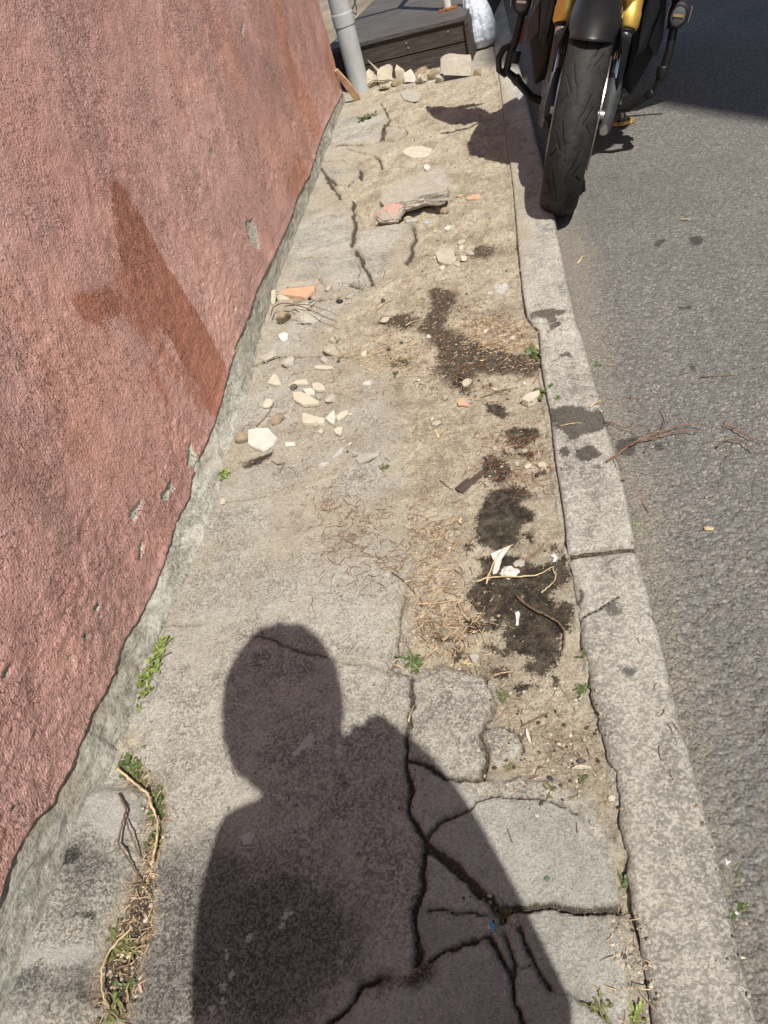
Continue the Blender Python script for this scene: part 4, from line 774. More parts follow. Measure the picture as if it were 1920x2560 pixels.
# eyes
for sx in (-.031, .031):
    c = Vector(place(np.array(sx), np.array(.072), np.array(.006))); m = MB(); bmesh.ops.create_uvsphere(m.bm, u_segments=16, v_segments=10, radius=.011); bmesh.ops.translate(m.bm, vec=c, verts=m.bm.verts[:])
    o = m.done('eye', simple('eye_white', (.7, .68, .65), .2), person, smooth=True); o.matrix_parent_inverse = Matrix.Translation(-person.location)
def hand(W, E, side):
    d = (W - E).normalized(); ph = Vector((0, 0, 1)); u = Vector((side, 0, 0)); f = Vector((0, .8, .6)).normalized()
    base = W - d * .012; ch = [[(lerp(E, W, .88), .024), (base, .023), (base + f * .035, .030, .018)]]
    for k in range(4):
        s0 = base + f * .045 + u * 0 + Vector((side * (.006 - .0), 0, .030 - .020 * k)) ; ln = (.030, .036, .033, .025)[k]
        ch.append([('@', 2), (s0, .0095), (s0 + Vector((side * -.004, ln * .6, .004)), .009), (s0 + Vector((-side * (ln * .75), ln * .75, .003)), .0082), (s0 + Vector((-side * ln * 1.25, ln * .45, 0)), .007)])
    ch.append([('@', 1), (base + Vector((-side * .014, -.004, .022)), .012), (base + Vector((-side * .030, -.006, .034)), .0095), (base + Vector((-side * .044, .000, .038)), .0075)])
    return skin_obj('hand', ch, M['skin'])
hand(HR, ER, 1); hand(HL, EL, -1)
phone = empty('phone', (0, -.013, .985), 'dark phone held up by the crouching person', 'phone')
ang = -math.radians(42)
def ph(m, n, mat):
    bmesh.ops.rotate(m.bm, cent=(0, 0, 0), matrix=Matrix(((cx[0], -cz[0] * -1, cy[0]), (cx[1], cz[1], cy[1]), (cx[2], cz[2], cy[2]))) if False else Matrix((cx, cy, cz)).transposed(), verts=m.bm.verts[:])
    c = Vector((0, 0, CAMZ)) + Vector(cz) * .012 - phone.location; bmesh.ops.translate(m.bm, vec=c, verts=m.bm.verts[:]); return m.done(n, mat, phone)
m = MB(); m.box((.022, -.060, 0), (.072, .150, .008), bev=.003); ph(m, 'body', simple('phone_body', (.02, .02, .022), .3))
m = MB(); m.box((.022, -.060, .0047), (.066, .142, .001)); ph(m, 'screen', simple('phone_screen', (.01, .01, .012), .08))

# ================================================================== THE MOTORCYCLE
def bike_axes(lean, head):
    l = math.radians(lean); h = math.radians(head); n = Vector((math.cos(h) * math.cos(l), math.sin(h) * math.cos(l), -math.sin(l)))
    fw = n.cross(Vector((0, 0, 1))).normalized(); up = fw.cross(n); up = up if up.z > 0 else -up; return n, -fw, up
BX, BY, BZ = bike_axes(16, -11)
BR = Matrix((BX, BY, BZ)).transposed().to_4x4(); BC = Vector((.158, 2.49, -.055)) 
bike = empty('motorcycle', label='black motorcycle with gold fork tubes and crash bars, leaning on its stand at the kerb', cat='motorcycle', mat=Matrix.Translation(BC) @ BR)
BINV = (Matrix.Translation(BC) @ BR).inverted()
M['tyre'] = None
def m_tyre():
    t = NT('tyre_rubber', .74, .3); n = t.noise(40, 6, .7); f = t.noise(260, 5, .75)
    c = t.mix(t.rng(n, .35, .65), (.015, .015, .016), (.028, .0275, .027)); c = t.mix(t.rng(t.attr('a_groove'), .0008, -.0004), c, (.006, .006, .006))
    c = t.mix(t.mth('MULTIPLY', t.rng(t.attr('a_wear'), .4, 1.), t.rng(n, .3, .7, .2, .8)), c, (.046, .045, .043)); c = t.mix(t.rng(f, .72, .76), c, (.13, .12, .11))
    return t.fin(c, t.bump(t.mth('ADD', f, n), .0012, .6))
M['tyre'] = m_tyre()
M['blackplastic'] = simple('satin_black_plastic', (.012, .012, .013), .38, 0, .2, 30, .0004, 500, .5)
M['matt'] = simple('matt_black_plastic', (.013, .013, .014), .62, 0, .3, 60, .001, 400)
M['panel'] = simple('dark_grey_panel', (.060, .062, .066), .5, 0, .25, 16, .0006, 300)
M['dkmetal'] = simple('dark_cast_metal', (.055, .058, .062), .5, .3, .3, 30, .001, 250)
M['gold'] = simple('gold_anodised', (.86, .56, .13), .38, .7, .08, 20)
M['chrome'] = simple('chrome', (.75, .75, .77), .08, 1., .03, 10)
M['steel'] = simple('brushed_steel', (.42, .40, .38), .35, .9, .15, 40)
M['orange'] = simple('dark_orange_lacquer', (.30, .07, .02), .3, 0, .1)
M['lens'] = simple('lamp_lens', (.10, .10, .11), .06, 0, .2, 30); M['reflector'] = simple('lamp_reflector', (.62, .60, .55), .15, .9, .1)
def b_(m, name, mat, parent=None, up=.3, **k):
    bmesh.ops.translate(m.bm, vec=(0, 0, up), verts=m.bm.verts[:]); return m.done(name, mat, parent or bike, **k)
def make_wheel(yc, R, W, discs=True):
    wh = bpy.data.objects.new('wheel', None); COL.objects.link(wh); wh.parent = bike; wh.location = (0, yc, .3); wh.empty_display_size = .05
    T, V = np.meshgrid(np.linspace(0, 2 * math.pi, 721), np.linspace(-1, 1, 91))
    hw = W / 2; ang = V * 1.95; cr = .078 if W < .15 else .1
    vx = hw * np.sin(np.clip(ang, -1.45, 1.45)) * (1.0) ; drop = cr * (1 - np.cos(np.clip(ang, -1.45, 1.45))) * .55
    side = np.clip(np.abs(ang) - 1.45, 0, 1); rad = R - drop - side * .085; vx = np.where(side > 0, np.sign(ang) * (hw - side * .028), vx)
    s_ = T * R; v_ = vx
    per = 2 * math.pi * R / 13.; lines = []
    for k in range(-1, 15):
        o_ = k * per
        for sg, sh in ((1, 0.), (-1, .5)):
            q = o_ + sh * per
            lines += [(np.array([(q, sg * .006), (q + .048, sg * .012), (q + .058, sg * .020), (q + .105, sg * .032)]), .0016), (np.array([(q + .030, sg * .024), (q + .075, sg * .045)]), .0015), (np.array([(q + .004, sg * .050), (q + .030, sg * .034)]), .0013)]
    gd = line_sdf(s_, v_, lines, .01); rad = rad - sst(.0006, -.0008, gd) * .0035 * (side <= 0)
    grid_obj('tyre', vx, rad * np.sin(T), rad * np.cos(T), M['tyre'], dict(a_groove=np.where(side > 0, .01, gd), a_wear=1 - np.abs(v_) / .045), parent=wh)
    m = MB(); rr_ = R - .082; m.lathe([(-hw * .62, rr_ + .012), (-hw * .70, rr_ + .004), (-hw * .66, rr_ - .004), (-hw * .3, rr_ - .022), (hw * .3, rr_ - .022), (hw * .66, rr_ - .004), (hw * .70, rr_ + .004), (hw * .62, rr_ + .012)], (0, 0, 0), 'X', 64); rim = m.done('rim', M['dkmetal'], wh, smooth=True)
    m = MB(); m.lathe([(-.045, .0001), (-.045, .03), (.045, .03), (.045, .0001)], (0, 0, 0), 'X', 24); m.done('hub', M['dkmetal'], wh)
    for k in range(5):
        for dd in (-.22, .22):
            t = 2 * math.pi * k / 5; u = t + dd * .6
            m = MB(); m.tube([(0, .028 * math.sin(t + dd * 2), .028 * math.cos(t + dd * 2)), (0, .12 * math.sin(t + dd * .9), .12 * math.cos(t + dd * .9)), (0, (rr_ - .02) * math.sin(u), (rr_ - .02) * math.cos(u))], [.014, .010, .011], 8); m.done('spoke', M['dkmetal'], wh, smooth=True)
    for sx in ((-1, 1) if discs else (1,)):
        m = MB(); x_ = sx * .066; pr = [(x_ - .002, .118), (x_ - .002, .155), (x_ + .002, .155), (x_ + .002, .118)]
        m.lathe(pr, (0, 0, 0), 'X', 72, close=True)
        d = m.done('brake_disc', M['steel'], wh)
        m = MB(); m.lathe([(x_ - .0015, .050), (x_ - .0015, .117), (x_ + .0015, .117), (x_ + .0015, .050)], (0, 0, 0), 'X', 40, close=True); m.done('disc_carrier', M['gold'] if False else M['dkmetal'], d)
    return wh
make_wheel(0, .300, .120); make_wheel(1.44, .312, .170, False)
RK = .466
for sx in (-1, 1):
    def fk(z, dx=0, dy=0): return (sx * .094 + dx, .030 + z * RK + dy, z)
    m = MB(); m.tube([fk(.200), fk(.206), fk(.235), fk(.245), fk(.30), fk(.60)], [.031, .0335, .0335, .031, .030, .030], 32); b_(m, 'fork_tube', M['gold'], smooth=True)
    m = MB(); m.tube([fk(.192), fk(.202)], .027, 24); b_(m, 'dust_seal', M['matt'], smooth=True)
    m = MB(); m.tube([fk(.08), fk(.195)], .0205, 28); b_(m, 'stanchion', M['chrome'], smooth=True)
    m = MB(); m.tube([(sx * .093, .062, .085), (sx * .093, .050, .05), (sx * .092, .022, .0), (sx * .091, .004, -.045), (sx * .091, .000, -.052)], [.022, .026, .024, .0215, .017], 20); lug = b_(m, 'fork_foot', M['dkmetal'], smooth=True)
    m = MB(); m.lathe([(-.026, .0001), (-.026, .012), (-.02, .014), (.0, .014)], (sx * .091, 0, 0), 'Y', 16); m2 = m
    bmesh.ops.translate(m.bm, vec=(0, -.004, -.034), verts=m.bm.verts[:]); bolt = b_(m, 'pinch_bolt', M['steel'] if sx > 0 else M['dkmetal'], lug)
    m = MB(); m.lathe([(0, .0001), (0, .015), (-sx * .028, .015)], (sx * .082, 0, 0), 'X', 20); b_(m, 'axle_nut', M['steel'], lug)
    # guard plate sweeping from the mudguard down over the stanchion
    m = MB(); pl_ = [(sx * .086, .03, .205), (sx * .112, .05, .185), (sx * .114, .055, .10), (sx * .112, .045, .020), (sx * .104, .03, .045), (sx * .099, .015, .12)]
    m.prism(pl_, (0, .045, .0)); b_(m, 'fork_guard', M['blackplastic'], bev=.003)
    m = MB(); m.box((sx * .078, .115, .055), (.034, .055, .10), Matrix.Rotation(-.45, 3, 'X'), bev=.008)
    for q in (.03, .08): m.lathe([(0, .0001), (0, .014), (sx * .008, .014), (sx * .01, .0001)], (sx * .094, .12 + (q - .05) * .45, q), 'X', 16)
    b_(m, 'brake_caliper', M['matt'])
    m = MB(); m.tube([(sx * .078, .12, .10), (sx * .076, .15, .16), (sx * .074, .20, .24), (sx * .07, .24, .36), (sx * .05, .2, .5)], .004, 8); b_(m, 'brake_hose', M['matt'], smooth=True)
# front mudguard
T, V = np.meshgrid(np.linspace(math.radians(-41), math.radians(72), 60), np.linspace(-1, 1, 41))
va = V * 1.32; fr = .322 + .012 * np.clip((np.abs(T) - .2), 0, 1) * 0
lipc = sst(math.radians(-20), math.radians(-41), T)
mx = .067 * np.sin(va) / math.sin(1.32) * (1 - .13 * lipc); mr = fr - .052 * (1 - np.cos(va)) / (1 - math.cos(1.32)) * 1.0 - .004 * sst(.2, .0, np.abs(V)) * 0
Tc = T + np.where(T < 0, (np.abs(V) ** 2.0) * .16 * lipc, 0)
o = grid_obj('mudguard', mx, mr * np.sin(Tc), mr * np.cos(Tc) + .3, M['blackplastic'], parent=bike); sm = o.modifiers.new('thick', 'SOLIDIFY'); sm.thickness = .004; sm.offset = 0
for sx in (-1, 1):
    m = MB(); m.prism([(sx * .066, .02, .25), (sx * .070, .12, .25), (sx * .090, .13, .17), (sx * .096, .05, .13), (sx * .090, .02, .17)], (sx * .006, 0, 0)); b_(m, 'mudguard_bracket', M['blackplastic'], bev=.002)
# crash bars and lamps
for sx in (-1, 1):
    k = 1.0
    m = MB(); pts = [(sx * .19, .50, .36), (sx * .225, .40, .27), (sx * .243, .34, .17), (sx * .250, .33, .10), (sx * (.262 if sx < 0 else .246), .33, .05), (sx * (.268 if sx < 0 else .242), .33, .0), (sx * .235, .335, -.022), (sx * .17, .35, -.080), (sx * .12, .38, -.100), (sx * .07, .45, -.11)]
    m.tube(pts, .0135, 16); m.tube([(sx * .243, .33, .062), (sx * .246, .33, .028)], .018, 16); m.tube([(sx * .236, .335, -.018), (sx * .222, .338, -.034)], .017, 16); m.tube([(sx * .244, .335, .165), (sx * .238, .345, .20)], .021, 16); b_(m, 'crash_bar', M['blackplastic'], smooth=True)
    if sx < 0:
        m = MB(); m.tube([(-.262, .33, .075), (-.285, .32, .068), (-.298, .315, .04), (-.292, .315, .005), (-.268, .33, -.012)], .011, 12); b_(m, 'crash_bar_slider', M['matt'], smooth=True)
    lc = Vector((sx * .245, .335, .205))
    m = MB(); m.lathe([(-.032, .0001), (-.032, .026), (-.026, .032), (.01, .032), (.03, .024), (.04, .0001)], (0, 0, 0), 'Y', 28); bmesh.ops.scale(m.bm, vec=(.92, 1, 1.12), verts=m.bm.verts[:]); bmesh.ops.translate(m.bm, vec=lc, verts=m.bm.verts[:]); lamp = b_(m, 'fog_lamp', M['matt'], smooth=False)
    m = MB(); m.lathe([(-.0365, .0001), (-.0355, .013), (-.032, .0225)], (0, 0, 0), 'Y', 28); bmesh.ops.scale(m.bm, vec=(.92, 1, 1.12), verts=m.bm.verts[:]); bmesh.ops.translate(m.bm, vec=lc, verts=m.bm.verts[:]); b_(m, 'lens', M['lens'], lamp, smooth=True)
    m = MB(); m.box(lc + Vector((0, -.036, .002)), (.030, .004, .007)); b_(m, 'reflector', M['reflector'] if sx < 0 else simple('amber_reflector', (.45, .33, .12), .3, .3), lamp)
    for q in (-1, 1):
        m = MB(); m.box(lc + Vector((q * .034, -.012, .004)), (.004, .03, .038), bev=.0015); b_(m, 'bracket', M['steel'], lamp)
# radiator, engine, side panels, tank ...
m = MB(); m.box((0, .40, .17), (.25, .05, .34), Matrix.Rotation(-.25, 3, 'X'), bev=.01); rad_ = b_(m, 'radiator', M['matt'])
for i in range(12): m = MB(); m.box((0, .365 + .004 * i * .4, .03 + i * .025), (.21, .012, .004)); b_(m, 'fin', M['dkmetal'], rad_)
m = MB(); m.box((0, .62, .02), (.29, .36, .30), bev=.04); m.lathe([(-.17, .0001), (-.17, .07), (-.15, .085), (.15, .085), (.17, .07), (.17, .0001)], (0, .72, -.03), 'X', 28); b_(m, 'engine', M['dkmetal'])
for sx in (-1, 1):
    m = MB(); m.hull([(sx * .12, .34, .34), (sx * .185, .36, .22), (sx * .225, .42, .12), (sx * .215, .55, .02), (sx * .17, .40, -.06), (sx * .14, .36, .02), (sx * .12, .55, .40), (sx * .20, .62, .30), (sx * .13, .60, -.08), (sx * .10, .42, .0)]); b_(m, 'side_panel', M['matt'], bev=.006)
    m = MB(); m.prism([(sx * .150, .338, .300), (sx * .186, .352, .215), (sx * .172, .345, .10), (sx * .150, .352, .075), (sx * .140, .330, .20)], (sx * .002, -.006, 0)); b_(m, 'panel_insert', M['panel'], bev=.001)
    m = MB(); m.prism([(sx * .192, .35, .205), (sx * .224, .40, .125), (sx * .216, .385, .07), (sx * .180, .352, .115)], (0, -.006, 0)); b_(m, 'panel_insert', M['panel'], bev=.001)
for sx in (-1, 1):
    m = MB(); m.hull([(sx * .12, .30, .38), (sx * .24, .34, .38), (sx * .30, .36, .46), (sx * .30, .28, .56), (sx * .14, .28, .60), (sx * .29, .52, .56), (sx * .16, .70, .60), (sx * .15, .66, .40), (sx * .24, .50, .38)]); b_(m, 'tank_shroud', M['blackplastic'], bev=.008)
m = MB(); m.box((-.232, .352, .115), (.012, .008, .075), Matrix.Rotation(.1, 3, 'Y'), bev=.002); b_(m, 'side_reflector', M['orange'])
m = MB(); m.hull([(-.13, .42, .42), (.13, .42, .42), (-.17, .6, .50), (.17, .6, .50), (-.1, .45, .60), (.1, .45, .60), (-.12, .72, .66), (.12, .72, .66), (-.10, .9, .50), (.10, .9, .50), (-.14, .85, .40), (.14, .85, .40)]); b_(m, 'fuel_tank', M['blackplastic'], bev=.02)
m = MB(); m.hull([(-.12, .85, .50), (.12, .85, .50), (-.14, 1.15, .53), (.14, 1.15, .53), (-.11, 1.6, .60), (.11, 1.6, .60), (-.08, 1.6, .52), (.08, 1.6, .52), (-.1, .9, .44), (.1, .9, .44)]); b_(m, 'seat', M['matt'], bev=.02)
m = MB(); m.hull([(-.13, .00, .63), (.13, .00, .63), (-.05, -.12, .60), (.05, -.12, .60), (-.14, .16, .74), (.14, .16, .74), (-.06, .02, .52), (.06, .02, .52), (-.27, .10, .60), (.27, .10, .60), (-.31, .26, .58), (.31, .26, .58), (-.24, .16, .50), (.24, .16, .50), (-.22, .30, .66), (.22, .30, .66), (-.16, .28, .48), (.16, .28, .48)]); hl = b_(m, 'headlamp_cowl', M['blackplastic'], bev=.012)
m = MB(); m.hull([(-.13, .016, .595), (.13, .016, .595), (-.08, -.024, .54), (.08, -.024, .54), (0, -.05, .575), (-.12, .04, .56), (.12, .04, .56)]); b_(m, 'headlamp', M['lens'], hl)
m = MB(); m.prism([(-.12, .16, .70), (.12, .16, .70), (.09, .27, .90), (0, .29, .93), (-.09, .27, .90)], (0, .006, .002)); b_(m, 'windscreen', simple('tinted_screen', (.05, .05, .055), .1), bev=.001)
m = MB(); m.box((0, .27, .53), (.25, .07, .03), Matrix.Rotation(-.4, 3, 'X'), bev=.008); b_(m, 'fork_yoke', M['dkmetal'])
m = MB(); m.tube([(-.44, .62, .70), (-.28, .52, .73), (-.14, .40, .70), (.14, .40, .70), (.28, .52, .73), (.44, .62, .70)], .011, 12); bars = b_(m, 'handlebar', M['blackplastic'], smooth=True)
for sx in (-1, 1):
    m = MB(); m.tube([(sx * .28, .52, .73), (sx * .44, .62, .70)], .017, 12); b_(m, 'grip', M['matt'], bars, smooth=True)
    m = MB(); m.tube([(sx * .25, .46, .71), (sx * .31, .38, .66), (sx * .43, .37, .62)], .007, 8); b_(m, 'lever', M['dkmetal'], bars, smooth=True)
    m = MB(); m.hull([(sx * a, b, c) for a, b, c in ((.24, .46, .70), (.26, .56, .76), (.34, .44, .62), (.34, .56, .77), (.42, .50, .60), (.46, .62, .74), (.52, .62, .62), (.56, .72, .66), (.60, .80, .66), (.36, .50, .62), (.48, .60, .60))]); m.done('hand_guard', M['matt'], bike, bev=.004).location = (0, 0, .3)
    m = MB(); m.tube([(sx * .24, .50, .74), (sx * .27, .52, .86), (sx * .30, .54, .95)], .006, 8); mir = b_(m, 'mirror', M['matt'], bars, smooth=True)
    m = MB(); bmesh.ops.create_uvsphere(m.bm, u_segments=24, v_segments=12, radius=1); bmesh.ops.scale(m.bm, vec=(.075, .014, .04), verts=m.bm.verts[:]); bmesh.ops.translate(m.bm, vec=(sx * .33, .55, .97), verts=m.bm.verts[:]); b_(m, 'mirror_shell', M['matt'], mir, smooth=True)
for sx in (-1, 1):
    m = MB(); m.tube([(sx * .10, .85, -.02), (sx * .12, 1.15, .0), (sx * .12, 1.44, .0)], [.03, .026, .024], 12); b_(m, 'swingarm', M['dkmetal'], smooth=True)
m = MB(); m.tube([(-.10, .45, -.06), (-.12, .5, -.16), (-.13, .8, -.17), (-.17, 1.05, -.05), (-.18, 1.5, .10)], [.02, .022, .03, .05, .05], 16); b_(m, 'exhaust', M['steel'], smooth=True)
# side stand and its foot plate on the road
ft = BINV @ Vector(G('F', 1559, 308, -.05))
m = MB(); m.tube([(.11, .66, .21), (.135, .68, .16), ft + Vector((-.010, .0, .010))], [.013, .012, .010], 12); m.done('side_stand', M['steel'], bike, smooth=True)
m = MB()
for k in range(1):
    bmesh.ops.create_cone(m.bm, cap_ends=True, segments=32, radius1=.044, radius2=.040, depth=.010)
    bmesh.ops.scale(m.bm, vec=(1.0, .62, 1), verts=m.bm.verts[:])
bmesh.ops.rotate(m.bm, cent=(0, 0, 0), matrix=BR.to_3x3().inverted(), verts=m.bm.verts[:]); bmesh.ops.translate(m.bm, vec=ft + BR.to_3x3().inverted() @ Vector((0, 0, .006)), verts=m.bm.verts[:]); fp = m.done('stand_foot', simple('worn_gold_foot', (.55, .33, .12), .45, .5, .4, 60), bike)
for q in (-.02, 0, .02):
    m = MB(); bmesh.ops.create_cone(m.bm, cap_ends=True, segments=16, radius1=.006, radius2=.006, depth=.004); bmesh.ops.scale(m.bm, vec=(1, 1.5, 1), verts=m.bm.verts[:])
    bmesh.ops.rotate(m.bm, cent=(0, 0, 0), matrix=BR.to_3x3().inverted(), verts=m.bm.verts[:]); bmesh.ops.translate(m.bm, vec=ft + BR.to_3x3().inverted() @ Vector((q, 0, .0112)), verts=m.bm.verts[:]); m.done('slot', M['matt'], fp)

# ================================================================== RUBBLE, SHARDS, TWIGS, LITTER
def rock(z, x, y, w, hf, mat, label, cat='stone', name='stone', rot=None, flat=.55, deep=.8, sharp=False, group=None, seed=0, lift=0., n=16):
    """angular chunk whose foot is seen at (x, y): w = width in crop pixels, hf = height / width"""
    px, py = P(z, x, y); k = ZF[z][2]; g = at(px, py); wm = w / k * mpp(px, py); r = random.Random(seed or int(x * 7 + y * 13))
    g[2] = hz(g[0], g[1]); h = wm * hf; a = r.uniform(0, 3) if rot is None else rot
    pts = []
    for i in range(n):
        u = r.uniform(-1, 1); t = i / n * 2 * math.pi * 2.6 + r.uniform(-.3, .3); q = (1 - abs(u) ** 3) ** .5 * r.uniform(.82, 1.05)
        pts.append((q * math.cos(t) * wm / 2, q * math.sin(t) * wm * deep / 2, u * h / 2))
    m = MB(); m.hull(pts); bmesh.ops.rotate(m.bm, cent=(0, 0, 0), matrix=Matrix.Rotation(a, 3, 'Z') @ Matrix.Rotation(r.uniform(-.15, .15), 3, 'X'), verts=m.bm.verts[:])
    if w / k * .4 > 9:
        bmesh.ops.bevel(m.bm, geom=m.bm.edges[:], offset=wm * .035, segments=2, affect='EDGES'); bmesh.ops.triangulate(m.bm, faces=m.bm.faces[:]); bmesh.ops.subdivide_edges(m.bm, edges=[e for e in m.bm.edges if e.calc_length() > wm * .14], cuts=1)
        for v in m.bm.verts:
            f = float(fbm(np.array(v.co.x * 1. + 3), np.array(v.co.y + v.co.z * 1.3), 55, 3, 5)); v.co += v.co.normalized() * f * wm * .05
    zmin = min(v.co.z for v in m.bm.verts); bmesh.ops.translate(m.bm, vec=(0, 0, -zmin - h * .2), verts=m.bm.verts[:])
    o = m.done(name, M[mat]); o.location = (g[0], g[1] + wm * deep * .38, g[2] + lift); return tag(o, label, cat, group)
def shard(z, pts, t, mat, label, cat='tile shard', name='tile_shard', tilt=(0, 0), group=None, lift=.001):
    """flat broken piece whose upper outline is seen at pts; t = thickness in metres"""
    c = np.mean([P(z, *p) for p in pts], 0); g = at(*c); gz = hz(g[0], g[1]); top = gz + t + lift
    q = [at(*P(z, *p), top) for p in pts]; cc = np.mean(q, 0)
    q = [Vector((p[0] - cc[0], p[1] - cc[1], t + (p[0] - cc[0]) * tilt[0] + (p[1] - cc[1]) * tilt[1])) for p in q]
    m = MB(); m.prism(q, (0, 0, -t), 1.03)
    o = m.done(name, M[mat], bev=min(.0012, t * .2)); o.location = (cc[0], cc[1], gz + lift); return tag(o, label, cat, group)
def stick(z, pts, r, mat, label, name='twig', cat='twig', h=.003, taper=.5, group=None, wob=.0009, branches=()):
    r = r * .72
    def path(pp, hh):
        q = []
        for i in range(len(pp) - 1):
            for f in np.linspace(0, 1, 5)[:-1]: q.append((pp[i][0] * (1 - f) + pp[i + 1][0] * f, pp[i][1] * (1 - f) + pp[i + 1][1] * f))
        q.append(pp[-1]); W = []
        for j, p in enumerate(q):
            g = G(z, *p, 0); zz = hz(g[0], g[1]); g = G(z, *p, zz + hh); W.append(g + np.array([random.uniform(-wob, wob), random.uniform(-wob, wob), r + hh * math.sin(math.pi * j / len(q)) * .6]))
        return W
    W = path(pts, h); m = MB(); m.tube(W, [r * (1 - (1 - taper) * j / len(W)) for j in range(len(W))], 7)
    for b in branches: W = path(b, h); m.tube(W, [r * .7 * (1 - .6 * j / len(W)) for j in range(len(W))], 6)
    if not branches: return tag(m.done(name, M[mat], smooth=True), label, cat, group)
    return tag(m.done(name, M[mat], smooth=True), label, cat, group)
M['dksoil'] = simple('dark_soil', (.06, .045, .03), .95, 0, .3, 90); M['dksoil2'] = simple('tan_soil', (.26, .20, .13), .95, 0, .3, 90)
M['twig'] = simple('red_brown_twig', (.20, .105, .062), .8, 0, .35, 80); M['straw'] = simple('dry_straw', (.50, .385, .235), .75, 0, .3, 60); M['bark'] = simple('grey_brown_bark', (.15, .10, .07), .85, 0, .35, 90, .001, 300)
M['weed'] = simple('weed_leaf', (.078, .112, .036), .5, 0, .3, 50); M['weed2'] = simple('bright_weed_leaf', (.165, .215, .05), .5, 0, .3, 50); M['dryweed'] = simple('dull_weed_leaf', (.12, .13, .045), .7, 0, .4, 50)
GR = 'row of rubble at the foot of the deck'
for a in [
    (485, 655, 130, .80, 'beige', 'largest rounded beige rock, next to the drainpipe foot', 11), (530, 578, 108, .70, 'beige', 'pitted round beige rock against the deck, second from the pipe', 12), (612, 628, 118, .95, 'beige', 'tall brownish beige rock in the middle left of the rubble row', 13),
    (692, 640, 84, .6, 'brown', 'low tan stone in front of the upright pale splinter', 14), (712, 578, 56, 1.3, 'pale', 'upright pale stone splinter leaning on the deck board', 15), (864, 552, 118, .36, 'brown', 'flat dark beige stone lying on top behind the white shard', 16),
    (870, 622, 86, .68, 'beige', 'squarish beige stone right of the white shard', 17), (962, 590, 80, 1.15, 'brown', 'long brown rock tilted against the large slab', 18), (1010, 615, 66, .8, 'grey', 'small grey triangular stone in front of the large slab', 19), (602, 668, 76, .45, 'beige', 'low beige stone lying in front of the rubble row', 20),
    (1290, 560, 66, .55, 'brown', 'small brown clod at the right end of the rubble row', 21), (415, 545, 30, 1.2, 'beige', 'thin beige splinter squeezed behind the drainpipe', 22), (655, 632, 36, .7, 'beige', 'tiny beige stone between two larger rocks of the rubble row', 23)]:
    rock('A3', a[0], a[1], a[2], a[3], a[4], a[5], seed=a[6], group=GR)
def standing(z, pts, y, t, mat, label, name, cat, lean=.25):   # slab standing nearly upright, its face outline seen at pts
    base = max(pts, key=lambda p: p[1]); g = G(z, *base); q = []
    for p in pts:
        w = ony(*P(z, *p), g[1]); hh = max(0, w[2]); w = ony(*P(z, *p), g[1] + hh * lean); q.append(Vector(w))
    m = MB(); m.prism(q, (0, t, .3 * t)); m.bm.verts.ensure_lookup_table()
    return tag(m.done(name, M[mat], bev=.0015 if t < .02 else .004), label, cat)
standing('A3', [(738, 552), (792, 518), (812, 548), (830, 592), (820, 612), (755, 606), (742, 580)], 0, .012, 'white', 'white glazed tile shard standing in the middle of the rubble row', 'tile_shard', 'tile shard')
standing('A3', [(1012, 470), (1040, 448), (1080, 434), (1120, 436), (1165, 452), (1200, 448), (1240, 442), (1243, 520), (1235, 568), (1150, 560), (1060, 556), (1010, 548)], 0, .05, 'block', 'large grey concrete slab leaning on the deck at the right end of the rubble row', 'concrete_slab', 'concrete slab', .55)
shard('A3', [(715, 690), (760, 660), (820, 662), (868, 690), (850, 740), (790, 748), (735, 730)], .006, 'grey', 'flat grey stone sunk in the sand in front of the rubble row', 'stone', 'stone')
shard('A3', [(725, 1115), (790, 1082), (870, 1078), (945, 1100), (930, 1140), (860, 1160), (800, 1165), (740, 1140)], .007, 'pale', 'whitish stone half buried in the sand behind the broken concrete block', 'stone', 'stone')
shard('A3', [(885, 1222), (910, 1216), (935, 1225), (925, 1240), (895, 1240)], .008, 'white', 'small white pebble just behind the broken concrete block', 'stone', 'stone')
# the broken concrete block, tilted, and its neighbours
def block():
    top = [(520, 262), (545, 205), (600, 165), (650, 140), (800, 98), (940, 62), (965, 80), (985, 130), (1003, 190), (978, 228), (920, 238), (830, 245), (760, 262), (700, 280), (620, 290), (560, 312)]
    q = []
    for p in top:
        g = G('B6', *p, .052); q.append(Vector((g[0], g[1], .052 + .06 * (g[0] + .33))))
    m = MB(); A = [m.bm.verts.new(v) for v in q]; c = sum(q, Vector()) / len(q); rings = [A]
    for f, sc_ in ((.012, 1.015), (.030, 1.0), (.044, .93)):
        rings.append([m.bm.verts.new((v - c) * sc_ + c + Vector((random.uniform(-.003, .003), random.uniform(-.003, .003), -f + random.uniform(-.002, .002)))) for v in q])
    m.bm.faces.new(A); m.bm.faces.new(rings[-1][::-1]); n = len(A)
    for i in range(3):
        for k in range(n): m.bm.faces.new((rings[i][k], rings[i + 1][k], rings[i + 1][(k + 1) % n], rings[i][(k + 1) % n]))
    bmesh.ops.triangulate(m.bm, faces=m.bm.faces[:]); bmesh.ops.subdivide_edges(m.bm, edges=m.bm.edges[:], cuts=3, use_grid_fill=True)
    for v in m.bm.verts:
        f = float(fbm(np.array(v.co.x), np.array(v.co.y + v.co.z * 2), 60, 4, 7)); side = v.co.z < .046 + .06 * (v.co.x + .33); v.co += Vector((f * .006 if side else 0, -f * .006 if side else 0, f * (.003 if side else .0012)))
    return m.done('concrete_block', M['block'])
tag(block(), 'thick broken slab of grey concrete tilted up in the sandy hollow', 'concrete block')
rock('B6', 606, 452, 205, .55, 'pinkrock', 'grey concrete lump with pink paint on its top, propping the broken slab', 'concrete lump', 'concrete_lump', rot=.3, deep=.62, seed=5, n=22)
